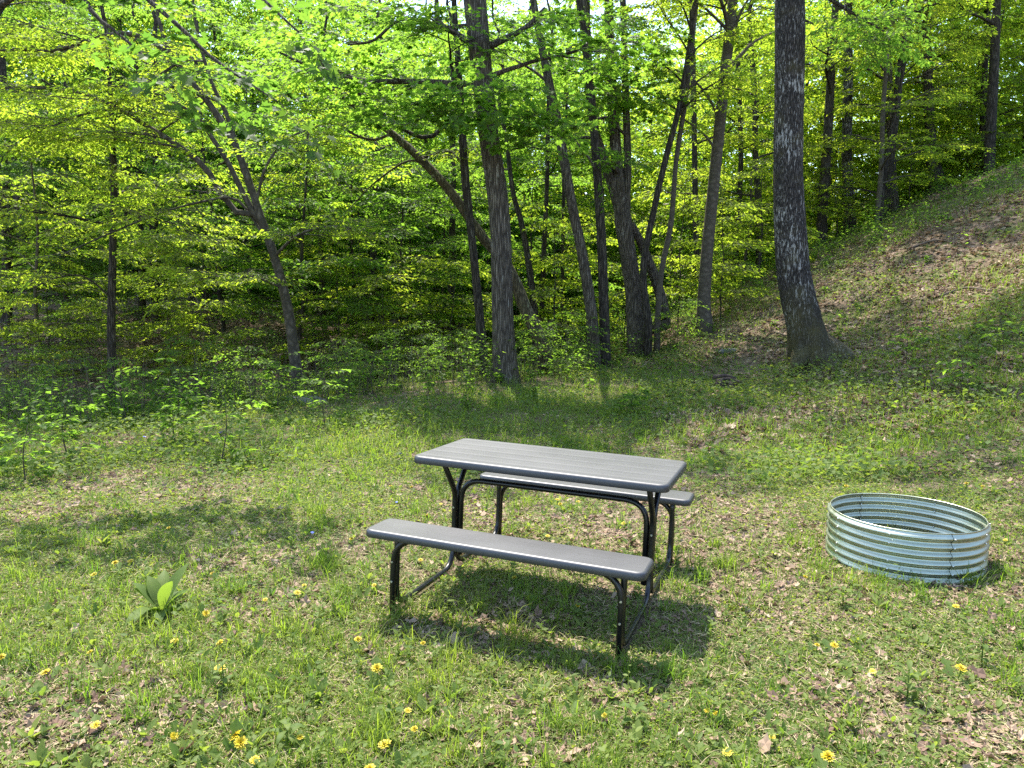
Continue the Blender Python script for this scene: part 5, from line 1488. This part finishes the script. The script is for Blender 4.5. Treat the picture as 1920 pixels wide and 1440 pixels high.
def stone(u, v, sx, sy, sz, lab, mat, name='flat_stone', cat='stone'):
    p = on_ground(u, v)
    bm = bmesh.new(); bmesh.ops.create_icosphere(bm, subdivisions=3, radius=1)
    ph = rng.random(3) * 20
    for w in bm.verts:
        c = w.co; k = 1 + .35 * (float(fbm(c.x * 1.3 + ph[0], c.y * 1.3 + c.z * 1.7 + ph[1], 1, 3)) - .5) * 2
        q = Vector((c.x * k, c.y * k, c.z * k)); q.z = max(-.6, min(q.z, .55 + .1 * c.x)); w.co = (q.x * sx, q.y * sy, q.z * sz)
    for f in bm.faces: f.smooth = False
    me = bpy.data.meshes.new(name); bm.to_mesh(me); bm.free(); me.materials.append(mat)
    o = mesh_obj(name, me); o.location = (p[0], p[1], p[2] + sz * .15); o.rotation_euler = (0, 0, rng.normal(0, .3))
    return tag(o, lab, cat)
stone(1368, 660, .24, .15, .10, 'flat grey stone on the slope left of the oak foot', ROCK)
stone(570, 754, .38, .16, .12, 'long grey stone in the weeds right of the forked tree foot', ROCK)
stone(345, 752, .30, .22, .20, 'dark stone half hidden in the ravine', ROCKD, 'ravine_stone')
stone(115, 695, .28, .2, .14, 'flat slab of stone on the far bank near the left edge', ROCKD, 'ravine_stone')
stone(85, 715, .2, .15, .10, 'smaller slab of stone below another on the far bank', ROCKD, 'ravine_stone')

def stump():
    p = on_ground(1357, 728); a = Acc()
    for k in range(16):
        an = k * 2.4; r = .16 * math.sqrt(rng.random()); h = rng.uniform(.08, .24) * (1.1 - r * 2)
        c = np.array([r * math.cos(an) * 1.3, r * math.sin(an), -.03]); t = c + np.array([rng.normal(0, .06), rng.normal(0, .05), h])
        tube(a, spline([c, (c + t) / 2 + rng.normal(0, .015, 3), t], 6), np.linspace(.065, .03, 6), 8, rough=.25)
    for k in range(3):
        s_ = np.array([-.18 + rng.normal(0, .03), -.1 + .06 * k, .08 + .05 * k]); tube(a, spline([s_, s_ + (.2, .02, .03), s_ + (.4, rng.normal(0, .05), -.02)], 7), np.linspace(.035, .02, 7), 7, rough=.2)
    o = a.obj('rotten_stump', ROT); o.location = p
    tag(o, 'small crumbling dark stump in front of and left of the oak', 'stump')
stump()

def stick(pts, r, lab, mat, name='fallen_branch'):
    P = np.array([on_ground(u, v) + (0, 0, dz) for u, v, dz in pts]); c = P[0].copy()
    a = Acc(); tube(a, spline(P - c, 14), np.linspace(r, r * .5, 14), 7, rough=.15, tint=.8)
    o = a.obj(name, mat); o.location = c
    tag(o, lab, 'branch', 'fallen branches')
stick([(1640, 708, .03), (1690, 700, .05), (1745, 693, .06)], .03, 'thin fallen branch lying on the slope right of the oak foot', TWIG)
for _pts, _lab in [([(1760, 560, .04), (1810, 545, .05), (1860, 548, .03)], 'thin dead stick on the sunlit part of the slope'), ([(1500, 640, .03), (1450, 625, .04)], 'short dead stick left of the oak foot'),
                   ([(1840, 640, .04), (1905, 628, .05)], 'dead stick on the slope near the right edge'), ([(1700, 470, .04), (1752, 455, .05), (1790, 458, .03)], 'dead stick beside the leafy path high on the slope')]:
    stick(_pts, .025, _lab, TWIG)
stick([(60, 690, .05), (140, 700, .08), (190, 690, .05)], .04, 'dead branch lying on the leaf litter of the far bank at the left', TWIG)
stick([(250, 700, .05), (330, 680, .2), (380, 690, .1)], .03, 'dead branch lying across the ravine right of its trunk', BARK_GREY)
stick([(5, 655, .1), (70, 640, .2)], .035, 'dead branch on the upper far bank at the left edge', TWIG)
stick([(390, 690, .35), (372, 635, 1.0), (330, 590, 1.7)], .012, 'thin grey dead branch leaning across the ravine', BARK_GREY)
stick([(5, 755, .25), (55, 785, .12), (92, 806, .02)], .018, 'grey fallen stick sloping down at the left edge of the ravine', BARK_GREY)
stick([(150, 812, .03), (190, 800, .06)], .035, 'short pale log end by the sunlit spot on the left', BARK_GREY, 'log_piece')
stick([(1150, 640, .05), (1172, 655, .04)], .03, 'pale broken branch at the foot of the close pair of trunks', BARK_GREY)
